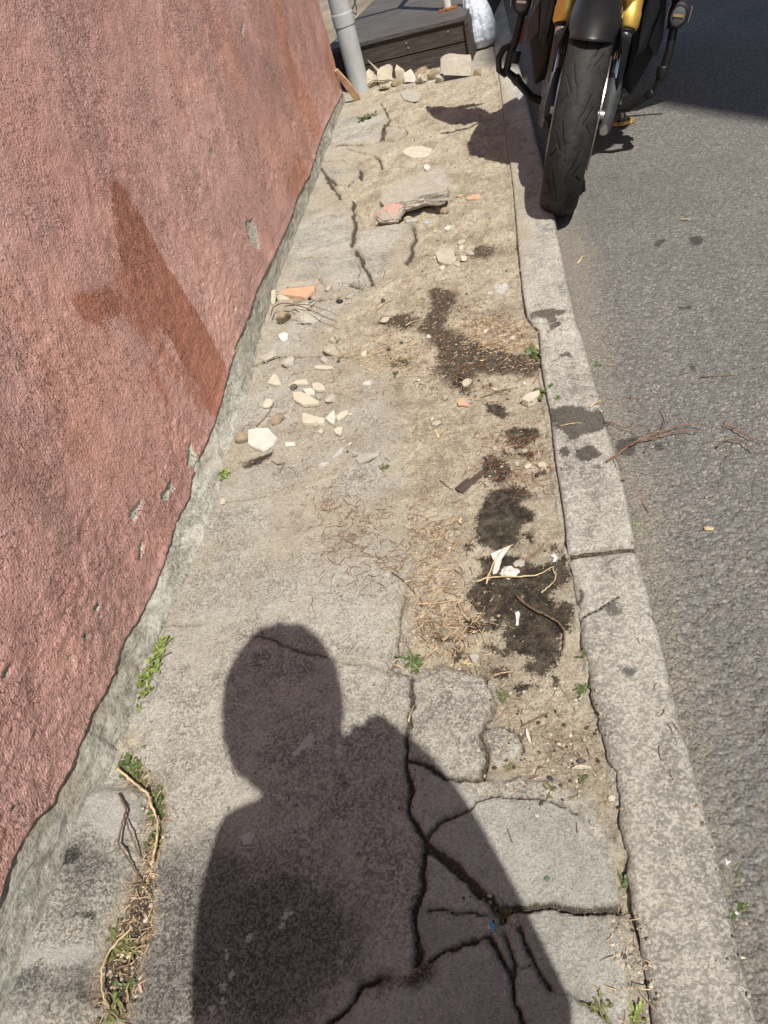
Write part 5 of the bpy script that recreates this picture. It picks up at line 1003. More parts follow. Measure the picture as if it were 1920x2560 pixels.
rock('B6', 968, 358, 72, .6, 'brown', 'small brown stone under the right end of the broken slab', seed=3)
shard('B6', [(700, 412), (745, 404), (790, 400), (788, 412), (740, 424), (705, 428)], .008, 'grey', 'thin flat stone sliver right of the pink painted lump', 'stone', 'stone')
shard('B6', [(970, 468), (990, 455), (1010, 450), (1012, 466), (996, 478), (978, 478)], .007, 'white', 'bright white chip on the sand beside a curved straw')
shard('B6', [(828, 45), (850, 32), (872, 48), (850, 62), (832, 60)], .010, 'white', 'white chip at the back corner of the broken slab')
shard('B6', [(1118, 262), (1160, 240), (1215, 232), (1225, 258), (1180, 268), (1125, 270)], .004, 'terra', 'flat terracotta sliver on the sand near the kerb under the wheel')
shard('B6', [(1055, 240), (1095, 236), (1098, 246), (1060, 250)], .003, 'terra', 'tiny terracotta crumb left of the flat terracotta sliver')
shard('B6', [(895, 485), (915, 478), (912, 490), (898, 493)], .004, 'white', 'tiny white crumb left of the bright white chip')
M['blue'] = simple('blue_plastic', (.05, .28, .55), .4, 0, .2, 80); M['palblue'] = simple('faded_blue_plastic', (.35, .45, .52), .5, 0, .2, 80)
shard('B6', [(822, 428), (850, 418), (872, 430), (840, 438)], .002, 'palblue', 'faded blue plastic scrap right of the pink painted lump', 'plastic scrap', 'plastic_scrap')
shard('B6', [(905, 640), (940, 622), (1020, 612), (1035, 640), (1050, 680), (1010, 708), (960, 704), (925, 690)], .016, 'beige', 'flat pale concrete piece, largest of the crumbled cluster right of centre', 'concrete lump', 'concrete_lump', tilt=(.05, .1))
GC = 'crumbled pieces round the pale concrete piece'
for a in [(1086, 566, 62, .35, 'beige', 'long beige chip at the top of the crumbled cluster', 31), (1082, 598, 36, .8, 'pale', 'small pale chip below the long beige chip', 32), (1150, 648, 62, .6, 'grey', 'grey stone at the right end of the crumbled cluster', 33), (1102, 694, 62, .6, 'pale', 'whitish lump between the pale piece and the grey stone', 34),
          (955, 752, 52, .6, 'pale', 'cream pebble just below the pale concrete piece', 35), (1062, 645, 44, .6, 'brown', 'brown crumb behind the whitish lump', 36), (905, 672, 30, .9, 'beige', 'beige crumb touching the left side of the pale concrete piece', 37), (1060, 715, 60, .25, 'beige', 'flat beige chip in front of the whitish lump', 38),
          (968, 806, 22, .7, 'white', 'tiny white pebble below the cream pebble', 39)]:
    rock('B6', a[0], a[1], a[2], a[3], a[4], a[5], seed=a[6], group=GC)
# left cluster near the wall (crop A5)
shard('A5', [(126, 166), (175, 140), (292, 122), (302, 150), (210, 160)], .010, 'block', 'grey mortar slab lying across the back of the terracotta tile piece', 'concrete slab', 'concrete_slab', lift=.001)
shard('A5', [(130, 168), (210, 164), (306, 152), (300, 172), (252, 211), (200, 207), (130, 196)], .012, 'terra', 'broken terracotta floor tile beside the wall foot', 'tile shard', 'tile_shard')
standing('A5', [(78, 190), (98, 182), (104, 200), (100, 248), (84, 256), (76, 240)], 0, .01, 'pale', 'pale oblong stone standing against the wall foot', 'stone', 'stone')
for a in [(376, 188, 46, .6, 'grey', 'whitish grey stone right of the terracotta tile', 41), (434, 250, 42, .55, 'black', 'dark rounded pebble left of a pale oblong stone', 42), (486, 222, 60, .35, 'grey', 'pale oblong stone right of the dark rounded pebble', 43), (659, 238, 28, .8, 'black', 'small black pebble near a straw stalk', 44),
          (145, 362, 84, .9, 'brown', 'grey brown rock under the arched stick, left one', 45), (258, 358, 172, .30, 'grey', 'long flat grey rock under the arched stick', 46), (232, 300, 120, .30, 'block', 'flat grey stone behind the arched stick', 47), (215, 242, 92, .20, 'brown', 'thin brown slab just below the terracotta tile', 48), (150, 235, 100, .28, 'beige', 'pale flat stone under the left corner of the terracotta tile', 49),
          (144, 438, 62, .65, 'white', 'rounded white stone alone on the yellow sand by the wall', 50), (402, 450, 66, .75, 'beige', 'beige stone plate on edge right of the yellow sand', 51), (386, 522, 100, .55, 'beige', 'large beige grey rock in the middle of the left cluster', 52), (356, 556, 52, .5, 'grey', 'grey stone touching the front of the large beige grey rock', 53), (429, 556, 26, .8, 'black', 'black pebble right of the large beige grey rock', 54),
          (65, 548, 122, .42, 'grey', 'broad grey rock against the wall foot', 55), (166, 582, 78, .80, 'grey', 'upright light grey rock beside the broad grey one', 56), (198, 698, 40, .85, 'black', 'shiny black stone among the cream shards', 57), (324, 748, 42, .8, 'grey', 'grey pebble at the right tip of the big cream shard', 58), (390, 768, 78, .45, 'grey', 'crumbly grey lump right of the cream shards', 59),
          (580, 682, 60, .6, 'white', 'white stone alone in the middle of the pavement', 60), (108, 876, 98, .5, 'brown', 'beige brown block between the wall and the fan of shards', 61), (314, 892, 42, 1.0, 'beige', 'small egg shaped beige pebble in front of a cream shard', 62), (488, 832, 28, .6, 'pale', 'cream pebble right of the leaf shaped shard', 63),
          (418, 964, 34, .6, 'grey', 'pale grey pebble below the small white shard', 64), (488, 986, 28, .6, 'pale', 'cream pebble right of the pale grey pebble', 65), (578, 1078, 132, .42, 'grey', 'grey oblong rock beside the joint in the middle of the pavement', 66), (1095, 672, 60, .75, 'beige', 'smooth beige stone on the edge of the dark soil', 67), (978, 734, 44, .7, 'beige', 'light beige cube like stone left of the terracotta chip', 68),
          (1236, 690, 46, .5, 'beige', 'beige pebble among the chaff right of the smooth beige stone', 69), (1310, 808, 50, .75, 'beige', 'beige round stone in front of the kerb shard', 70), (1048, 496, 28, .8, 'black', 'glossy black pebble in the middle of the dark soil', 71), (685, 484, 24, .7, 'black', 'black pebble left of centre in the dry litter', 72), (752, 448, 24, .7, 'black', 'blue black pebble right of the other black pebble in the litter', 73),
          (893, 418, 28, .9, 'white', 'white crumb on the left edge of the dark soil', 74), (558, 506, 42, .5, 'pale', 'yellowish chip in the litter left of the dark soil', 75), (842, 645, 26, .8, 'pale', 'cream crumb left of the smooth beige stone', 76), (1392, 1010, 44, .7, 'beige', 'beige stone topmost of the group beside the kerb stain', 77), (1484, 1092, 64, .55, 'beige', 'cream stone right of the group beside the kerb stain', 78), (1412, 1096, 50, .7, 'pale', 'pale stone in the middle of the group beside the kerb stain', 79),
          (1352, 1078, 46, .6, 'beige', 'beige stone left of the group beside the kerb stain', 80), (1190, 382, 30, .6, 'white', 'white crumb in the chaff right of the dark soil', 81), (1330, 420, 40, .5, 'pale', 'pale chip in the chaff near the kerb', 82), (980, 336, 22, .9, 'black', 'tiny black pebble at the top of the dark soil', 83), (1390, 655, 24, .6, 'white', 'tiny white pebble by the kerb left of the small weed', 84),
          (668, 348, 60, .22, 'beige', 'thin beige stone sliver in the litter left of the straw stalk', 85), (1215, 668, 26, .9, 'black', 'dark bluish pebble behind a beige pebble in the chaff', 86), (40, 985, 90, .2, 'grey', 'flat grey flake in front of the wall foot shards', 87) if False else (-66, 975, 92, .6, 'brown', 'beige rock wedged between the wall and the big white shard', 87),
          (60, 790, 84, .4, 'pale', 'pale flat rock above the beige brown block near the wall', 88), (930, 870, 60, .25, 'beige', 'flat beige flake alone on the sandy middle', 89), (912, 840, 22, .6, 'white', 'small white crumb in the sandy middle', 90)]:
    rock('A5', a[0], a[1], a[2], a[3], a[4], a[5], seed=a[6])
SH = 'cream shards scattered near the wall'
for pts, t, mat, lab in [
    ([(-42, 900), (0, 893), (60, 890), (108, 938), (88, 965), (30, 1003), (-20, 985), (-42, 970)], .010, 'white', 'largest white tile shard, near the wall foot'),
    ([(58, 655), (90, 608), (112, 618), (130, 662), (95, 664)], .008, 'pale', 'triangular cream shard above the beige brown block'),
    ([(180, 660), (205, 645), (262, 636), (270, 658), (230, 664), (195, 666)], .007, 'pale', 'long cream shard behind the black stone'),
    ([(290, 658), (325, 652), (352, 668), (358, 690), (320, 694), (295, 690)], .009, 'pale', 'cream shard right of the black stone, upper of the pile'),
    ([(240, 688), (285, 682), (305, 700), (300, 718), (262, 716)], .011, 'white', 'white shard with a reddish broken edge beside the black stone'),
    ([(190, 705), (225, 700), (265, 712), (325, 752), (310, 764), (240, 768), (195, 742)], .010, 'pale', 'big cream shard in front of the black stone'),
    ([(302, 566), (345, 564), (395, 570), (402, 580), (350, 583), (305, 580)], .006, 'pale', 'thin flat cream strip right of the light grey rock'),
    ([(238, 812), (252, 812), (300, 828), (355, 838), (350, 862), (300, 866), (240, 862)], .011, 'pale', 'notched cream shard behind the egg shaped pebble'),
    ([(358, 838), (405, 795), (412, 830), (402, 868), (380, 858)], .010, 'white', 'triangular white shard pointing up, between two cream ones'),
    ([(414, 828), (440, 806), (476, 796), (478, 806), (450, 832), (418, 846)], .009, 'pale', 'leaf shaped cream shard right of the triangular white one'),
    ([(403, 900), (425, 886), (448, 884), (446, 905), (430, 921), (408, 914)], .009, 'pale', 'small white shard below the triangular white one'),
    ([(320, 905), (335, 896), (350, 902), (342, 912), (326, 915)], .006, 'pale', 'tiny cream shard below the egg shaped pebble'),
    ([(150, 965), (200, 962), (204, 978), (152, 984)], .005, 'white', 'small rectangular white shard right of the largest one'),
    ([(1375, 738), (1400, 712), (1468, 692), (1472, 706), (1440, 738), (1410, 752)], .018, 'pale', 'pointed pale stone shard beside the kerb and a weed')]:
    shard('A5', pts, t, mat, lab, group=SH)
shard('A5', [(1042, 752), (1070, 732), (1104, 768), (1098, 774), (1045, 768)], .006, 'terra', 'small terracotta chip below the smooth beige stone')
M['dkwood'] = simple('dark_wood', (.075, .055, .045), .8, 0, .3, 40, .001, 200)
shard('A5', [(1030, 1202), (1098, 1145), (1105, 1160), (1160, 1112), (1170, 1140), (1120, 1180), (1070, 1226)], .004, 'dkwood', 'flat dark splinter of wood beside the wet patches', 'wood splinter', 'wood_splinter')
shard('A5', [(920, 900), (935, 898), (952, 935), (942, 940)], .004, 'straw', 'short straw coloured splinter on the sandy middle', 'wood splinter', 'wood_splinter')
# crumpled paper and foil
M['paper'] = simple('dirty_tissue', (.60, .56, .53), .8, 0, .1, 60, .004, 160)
def crumple(z, x, y, w, label, seed, mat='paper', hf=.5, cat='paper', name='crumpled_paper'):
    px, py = P(z, x, y); wm = w / ZF[z][2] * mpp(px, py); g = at(px, py); r = random.Random(seed); m = MB()
    bmesh.ops.create_icosphere(m.bm, subdivisions=3, radius=wm / 2)
    for v in m.bm.verts:
        d = v.co.normalized(); f = 1 + .38 * float(fbm(np.array(d.x * 1.3 + seed), np.array(d.y * 1.3 + d.z * .9), 2.2, 4, seed)) - .25 * abs(float(fbm(np.array(d.x + seed), np.array(d.z - d.y), 4, 3, seed + 3)))
        v.co = Vector((v.co.x * f, v.co.y * f * .8, max(-wm * .1, v.co.z * f * hf)))
    o = m.done(name, M[mat]); o.location = (g[0], g[1] + wm * .25, hz(g[0], g[1]) + wm * .08); return tag(o, label, cat)
crumple('A6', 1185, 558, 80, 'dirty white crumpled tissue lying on the dark wet patch', 3, hf=.55)
crumple('A6', 1225, 515, 52, 'small grey tuft of fluff behind the crumpled tissue', 9, 'grey', .4, 'fluff', 'fluff')
M['foil'] = simple('pale_plastic_film', (.56, .58, .58), .35, 0, .1, 60, .002, 150)
shard('A6', [(1105, 475), (1150, 462), (1190, 450), (1150, 490), (1140, 530), (1118, 560), (1100, 565), (1125, 510)], .004, 'paper', 'torn strip of white paper left of the crumpled tissue', 'paper', 'paper_strip', tilt=(.1, .2))
shard('A6', [(1352, 478), (1372, 470), (1384, 486), (1376, 500), (1362, 504), (1370, 488)], .003, 'foil', 'curled white paper scrap near the kerb joint', 'paper', 'paper_scrap')
shard('A6', [(1205, 715), (1222, 706), (1228, 720), (1218, 742), (1222, 762), (1208, 766), (1214, 742)], .005, 'foil', 'bone shaped white scrap on the dark wet patch', 'paper', 'paper_scrap')
shard('A6', [(1015, 890), (1040, 882), (1058, 892), (1050, 915), (1030, 918)], .007, 'grey', 'small grey white chip at the lower edge of the wet patch', 'stone', 'stone')
shard('B3', [(710, 190), (716, 186), (725, 215), (735, 252), (722, 240), (712, 215)], .004, 'white', 'thin pointed white shard on the sand near the kerb')
shard('B3', [(908, 312), (930, 304), (950, 314), (935, 322), (912, 320)], .005, 'black', 'dark purple fragment beside a curved pale rind', 'plastic scrap', 'plastic_scrap')
shard('B3', [(888, 345), (905, 332), (930, 328), (960, 334), (972, 344), (930, 338), (905, 342)], .005, 'pale', 'curved pale rind on the sand near the kerb', 'rind', 'rind')
M['dullgreen'] = simple('dull_green_metal', (.12, .15, .12), .6, .2, .3, 90)
shard('B3', [(794 + 11 * math.cos(a_), 777 + 11 * math.sin(a_)) for a_ in np.linspace(0, 2 * math.pi, 17)[:-1]], .0015, 'dullgreen', 'small round dull green disc on the big broken slab', 'disc', 'disc')
rock('B3', 1050, 464, 38, .55, 'pale', 'cream pebble lodged against the broken kerb edge', seed=91); rock('B3', 808, 388, 24, .6, 'black', 'dark pebble on the sand above the big broken slab', seed=92)
rock('B3', 1115, 1130, 28, 1.2, 'pale', 'cream oval pebble in the soil between slab and kerb', seed=93); rock('B3', 1100, 1092, 28, .7, 'black', 'dark pebble in the soil next to the cream oval one', seed=94); rock('B3', 1130, 975, 18, 1.1, 'black', 'small black pebble in the soil strip beside the kerb', seed=95)
shard('B3', [(566, 948), (578, 940), (590, 962), (588, 982), (574, 970)], .002, 'blue', 'bright blue plastic scrap by the junction of the cracks', 'plastic scrap', 'plastic_scrap', tilt=(.3, .2))
def roadshard(*a, **k): return shard(*a, **k)
roadshard('B3', [(1475, 718), (1498, 690), (1508, 700), (1518, 706), (1500, 722), (1482, 735)], .006, 'foil', 'white torn paper scrap among the weeds below the kerb', 'paper', 'paper_scrap')
roadshard('B3', [(1550, 945), (1572, 935), (1595, 950), (1588, 965), (1568, 955)], .003, 'terra', 'curled reddish leaf lying on the road at the kerb foot', 'leaf', 'leaf')
roadshard('B3', [(1515, 900), (1535, 895), (1545, 915), (1522, 920)], .004, 'foil', 'small white scrap on the road below the torn paper', 'paper', 'paper_scrap')
roadshard('B3', [(1625, 1180), (1650, 1172), (1659, 1190), (1640, 1200)], .004, 'terra', 'orange brown leaf near the lower right of the road edge', 'leaf', 'leaf')
roadshard('B5', [(1255, 548), (1275, 540), (1322, 548), (1312, 562), (1262, 562)], .003, 'straw', 'tan leaf fragment out on the asphalt', 'leaf', 'leaf')
roadshard('B5', [(1175, 1690), (1185, 1682), (1192, 1700), (1200, 1722), (1184, 1728)], .004, 'white', 'white chip on the asphalt beside the kerb')
rock('B5', 1055, 1232, 96, .35, 'black', 'dark slate coloured stone at the kerb foot', seed=96); rock('B5', 890, 492, 40, .5, 'white', 'white pebble on the asphalt beside the grass tuft', seed=97)
rock('B4', 517, 568, 26, .6, 'pale', 'cream pebble on the asphalt between the kerb and a straw', seed=98); rock('B4', 345, 0, 1, .5, 'pale', 'x') if False else None
rock('B1', 1220, 880, 44, .7, 'beige', 'beige pebble at the wall foot under the row of small weeds', seed=99)
stick('B4', [(462, 402), (480, 385), (492, 362)], .0035, 'straw', 'thick pale stub of straw on the road beside the kerb', 'straw', 'straw', taper=.9)
stick('B4', [(1110, 123), (1140, 125), (1172, 127)], .0022, 'straw', 'pale matchstick beside the round stain on the road', 'straw', 'straw', taper=.9)
stick('B4', [(540, 1306), (580, 1282), (632, 1256)], .0026, 'straw', 'pale wooden stick lying across the kerb edge', 'straw', 'straw', taper=.8)
stick('B4', [(355, 1422), (420, 1410), (485, 1404)], .0016, 'straw', 'thin pinkish stalk on the wet kerb patch', 'straw', 'straw')
stick('B4', [(1230, 1116), (1330, 1110), (1465, 1100)], .0018, 'twig', 'straight reddish stalk alone on the asphalt')
stick('B4', [(648, 1644), (710, 1612), (780, 1560), (860, 1520), (960, 1500), (1060, 1470), (1140, 1458), (1220, 1462)], .0028, 'twig', 'longest forked reddish twig reaching from the kerb onto the road', branches=([(800, 1548), (880, 1500), (1000, 1462), (1120, 1425), (1200, 1425), (1285, 1435)], [(700, 1625), (720, 1670), (740, 1710)]), h=.008)
stick('B4', [(880, 1588), (940, 1520), (990, 1470), (1012, 1420), (1018, 1370), (990, 1315)], .0022, 'bark', 'dark curved twig crossing the forked twig', h=.008)
stick('B4', [(1345, 1556), (1375, 1525), (1420, 1512), (1500, 1530), (1545, 1565), (1585, 1600)], .0024, 'bark', 'arched brown twig at the right edge of the road', h=.006, branches=([(1400, 1620), (1440, 1590), (1450, 1565)],))
stick('B4', [(1378, 1408), (1440, 1440), (1500, 1480), (1560, 1510), (1622, 1522)], .0022, 'twig', 'straight brown twig above the arched twig on the road', h=.005)
stick('B4', [(625, 1388), (680, 1412), (740, 1440), (800, 1450), (830, 1475)], .0018, 'twig', 'orange brown twig hanging over the wet kerb edge', branches=([(660, 1400), (665, 1450), (700, 1500)], [(815, 1440), (828, 1470)]), h=.01)
stick('B5', [(745, 250), (800, 285), (850, 330), (868, 390), (905, 460)], .0022, 'twig', 'long red brown twig bending along the foot of the kerb', h=.004)
stick('A5', [(78, 312), (95, 278), (140, 263), (200, 272), (270, 292), (345, 322), (425, 352)], .0034, 'bark', 'arched brown stick over the grey rocks at the wall foot', h=.022, taper=.45, branches=([(150, 264), (260, 270), (330, 290), (420, 310)],))
stick('A5', [(625, 282), (660, 252), (712, 222)], .0022, 'straw', 'straw stalk beside the small black pebble', 'straw', 'straw'); stick('A5', [(655, 160), (685, 140), (715, 124)], .0024, 'straw', 'straw stalk above the middle of the pavement', 'straw', 'straw'); stick('A5', [(775, 364), (805, 348), (842, 336)], .0022, 'straw', 'straw stalk left of the dark soil', 'straw', 'straw')
stick('A5', [(255, 12), (275, 5), (325, 6)], .0022, 'straw', 'pale curl of straw near the wall behind the terracotta tile', 'straw', 'straw')
stick('A5', [(325, 118), (345, 135), (360, 160)], .0014, 'bark', 'thin dark twig ending at the whitish grey stone'); stick('A5', [(660, 118), (668, 92), (672, 74)], .0012, 'bark', 'tiny upright dark twig in the upper middle of the pavement')
stick('A5', [(528, 40), (545, 80), (530, 120), (540, 160), (520, 175)], .001, 'bark', 'wiry dark root curling over the slab joint')
stick('A5', [(0, 885), (40, 850), (75, 805), (92, 765), (60, 760)], .0016, 'twig', 'looping red twig around the pale rock by the wall'); stick('A5', [(80, 1062), (110, 1085), (150, 1072), (120, 1130)], .0014, 'bark', 'thin branching twig right of the small wet streak', branches=([(110, 1085), (165, 1080)],))
stick('A5', [(1165, 738), (1230, 715), (1300, 695), (1362, 684)], .0018, 'bark', 'long thin twig behind the kerb shard'); stick('A5', [(1440, 660), (1465, 620), (1485, 580)], .0015, 'twig', 'reddish twig along the kerb by the small weed')
stick('A6', [(1046, 592), (1090, 576), (1150, 573), (1230, 574), (1300, 568), (1345, 545), (1365, 530), (1372, 560)], .0024, 'straw', 'longest straw stalk sweeping past the crumpled tissue', 'straw', 'straw', h=.006)
stick('A6', [(1088, 600), (1100, 560), (1130, 500), (1160, 460), (1200, 438)], .0024, 'straw', 'straw stalk slanting up through the torn paper strip', 'straw', 'straw', h=.008)
stick('A6', [(1318, 636), (1350, 610), (1375, 585), (1378, 540)], .0018, 'straw', 'curved straw stalk right of the crumpled tissue', 'straw', 'straw'); stick('A6', [(1250, 500), (1300, 465), (1345, 420)], .0018, 'twig', 'thin reddish twig behind the crumpled tissue')
stick('A6', [(1215, 650), (1250, 685), (1290, 712), (1340, 735), (1390, 765), (1414, 795), (1412, 850), (1400, 902)], .0028, 'bark', 'long dark bent twig across the wet patch towards the kerb', h=.006, branches=([(1225, 668), (1270, 700), (1315, 722)],))
stick('A6', [(695, 550), (740, 580), (775, 615), (800, 650)], .0018, 'bark', 'brown twig leaning over the middle joint'); stick('A6', [(805, 680), (880, 682), (980, 665)], .0018, 'straw', 'straight straw stalk right of the middle joint', 'straw', 'straw'); stick('A6', [(830, 630), (900, 612), (980, 616)], .0014, 'straw', 'thin straw above the straight straw stalk', 'straw', 'straw')
stick('A6', [(985, 330), (978, 345), (986, 350)], .0045, 'straw', 'pale seed pod beside the large wet patch', 'seed_pod', 'seed pod', taper=.7); stick('A6', [(940, 350), (975, 312), (1020, 265)], .0012, 'straw', 'fine straw above the pale seed pod', 'straw', 'straw')
stick('A6', [(768, 1170), (775, 1140), (790, 1105)], .0022, 'straw', 'short straw standing in the joint by the shadow', 'straw', 'straw'); stick('A6', [(705, 935), (725, 942), (748, 952)], .0024, 'straw', 'short thick straw at the weedy joint', 'straw', 'straw')
stick('A6', [(1120, 975), (1180, 965), (1240, 970)], .0014, 'straw', 'thin straw over the small lower stain', 'straw', 'straw', branches=([(1195, 985), (1215, 950)],)); stick('A6', [(1235, 1190), (1300, 1160), (1350, 1135)], .0020, 'bark', 'brown twig on the sand above the pointed white shard', branches=([(1240, 1188), (1235, 1160)],))
stick('A6', [(368, 655), (366, 690), (378, 725)], .0012, 'twig', 'tiny red stalk above the head of the shadow'); stick('A6', [(900, 170), (940, 205), (955, 215)], .0013, 'bark', 'thin dark twig left of the wood splinter')
stick('B2', [(656, 842), (672, 885), (696, 932), (682, 990), (664, 1050), (655, 1120), (680, 1165), (722, 1222), (748, 1270), (768, 1312), (810, 1348)], .0028, 'bark', 'longest dark forked twig lying on the concrete hump by the wall', h=.006, branches=([(692, 985), (730, 1085), (755, 1150), (775, 1200)], [(690, 930), (700, 905)]))
stick('B2', [(640, 702), (685, 740), (730, 780), (790, 830), (822, 850), (835, 910), (862, 965), (872, 1000), (868, 1080), (850, 1160), (838, 1222)], .0030, 'straw', 'long jointed straw stalk running along the weedy channel', 'straw', 'straw', h=.010, taper=.8, branches=([(725, 775), (700, 800), (685, 812)],))
stick('B2', [(728, 1568), (690, 1610), (640, 1665), (595, 1735), (572, 1800), (565, 1870), (575, 1960), (600, 2000)], .0020, 'straw', 'curved straw stalk in the lower part of the debris channel', 'straw', 'straw', h=.010, taper=.8)
stick('B2', [(725, 1338), (770, 1340), (812, 1350)], .0028, 'bark', 'short dark stick across the end of the forked twig'); stick('B2', [(935, 66), (890, 95), (862, 130)], .0016, 'bark', 'dark twig beside the bright weeds at the wall foot'); stick('B2', [(640, 1800), (690, 1780), (715, 1768)], .0022, 'bark', 'dark twig low in the debris channel')
M['ostick'] = simple('orange_wood', (.52, .27, .10), .8, 0, .2, 40)
stick('B6', [(42, 222), (38, 170), (34, 108)], .006, 'ostick', 'orange wood splinter standing against the wall foot', 'wood_splinter', 'wood splinter', h=.0, taper=.8)
shard('B2', [(755, 1880), (768, 1878), (776, 1915), (765, 1925), (758, 1905)], .003, 'terra', 'rusty brown leaf scrap on the dark concrete', 'leaf', 'leaf')

# ---- weeds
def weed(z, x, y, r, n, label, mat='weed', hgt=.5, lw=.22, seed=0, name='weed', cat='weed'):
    g = G(z, x, y); rd = random.Random(seed or int(x + y)); base = Vector((g[0], g[1], hz(g[0], g[1]) - .001)); root = empty(name, base, label, cat)
    m = MB(); st = MB()
    for i in range(int(n * 1.6)):
        a = rd.uniform(0, 2 * math.pi); L = r * rd.uniform(.30, .68); up = hgt * rd.uniform(.3, 1.2); w = L * lw * rd.uniform(.7, 1.2); off = Vector((rd.uniform(-1, 1), rd.uniform(-1, 1), 0)) * r * (.6 if lw > .15 else .25)
        d = Vector((math.cos(a), math.sin(a), 0)); s_ = Vector((-d.y, d.x, 0)); rows = []
        for f, ww in ((0, .25), (.25, .75), (.5, 1.), (.75, .8), (1, .05)):
            c = off + d * L * f + Vector((0, 0, L * up * math.sin(f * 2.0) + .0015)); rows.append([m.bm.verts.new(c - s_ * w * ww + Vector((0, 0, w * .3 * ww))), m.bm.verts.new(c), m.bm.verts.new(c + s_ * w * ww + Vector((0, 0, w * .3 * ww)))])
        for A, B in zip(rows, rows[1:]):
            m.bm.faces.new((A[0], A[1], B[1], B[0])); m.bm.faces.new((A[1], A[2], B[2], B[1]))
        if i % 3 == 0: st.tube([Vector((0, 0, 0)), off * .6 + Vector((0, 0, r * .12)), off + d * L * .3 + Vector((0, 0, L * up * .5))], .0007 + r * .012, 5)
    m.done('foliage', M[mat], root); st.done('stem', M['dryweed'], root); return root
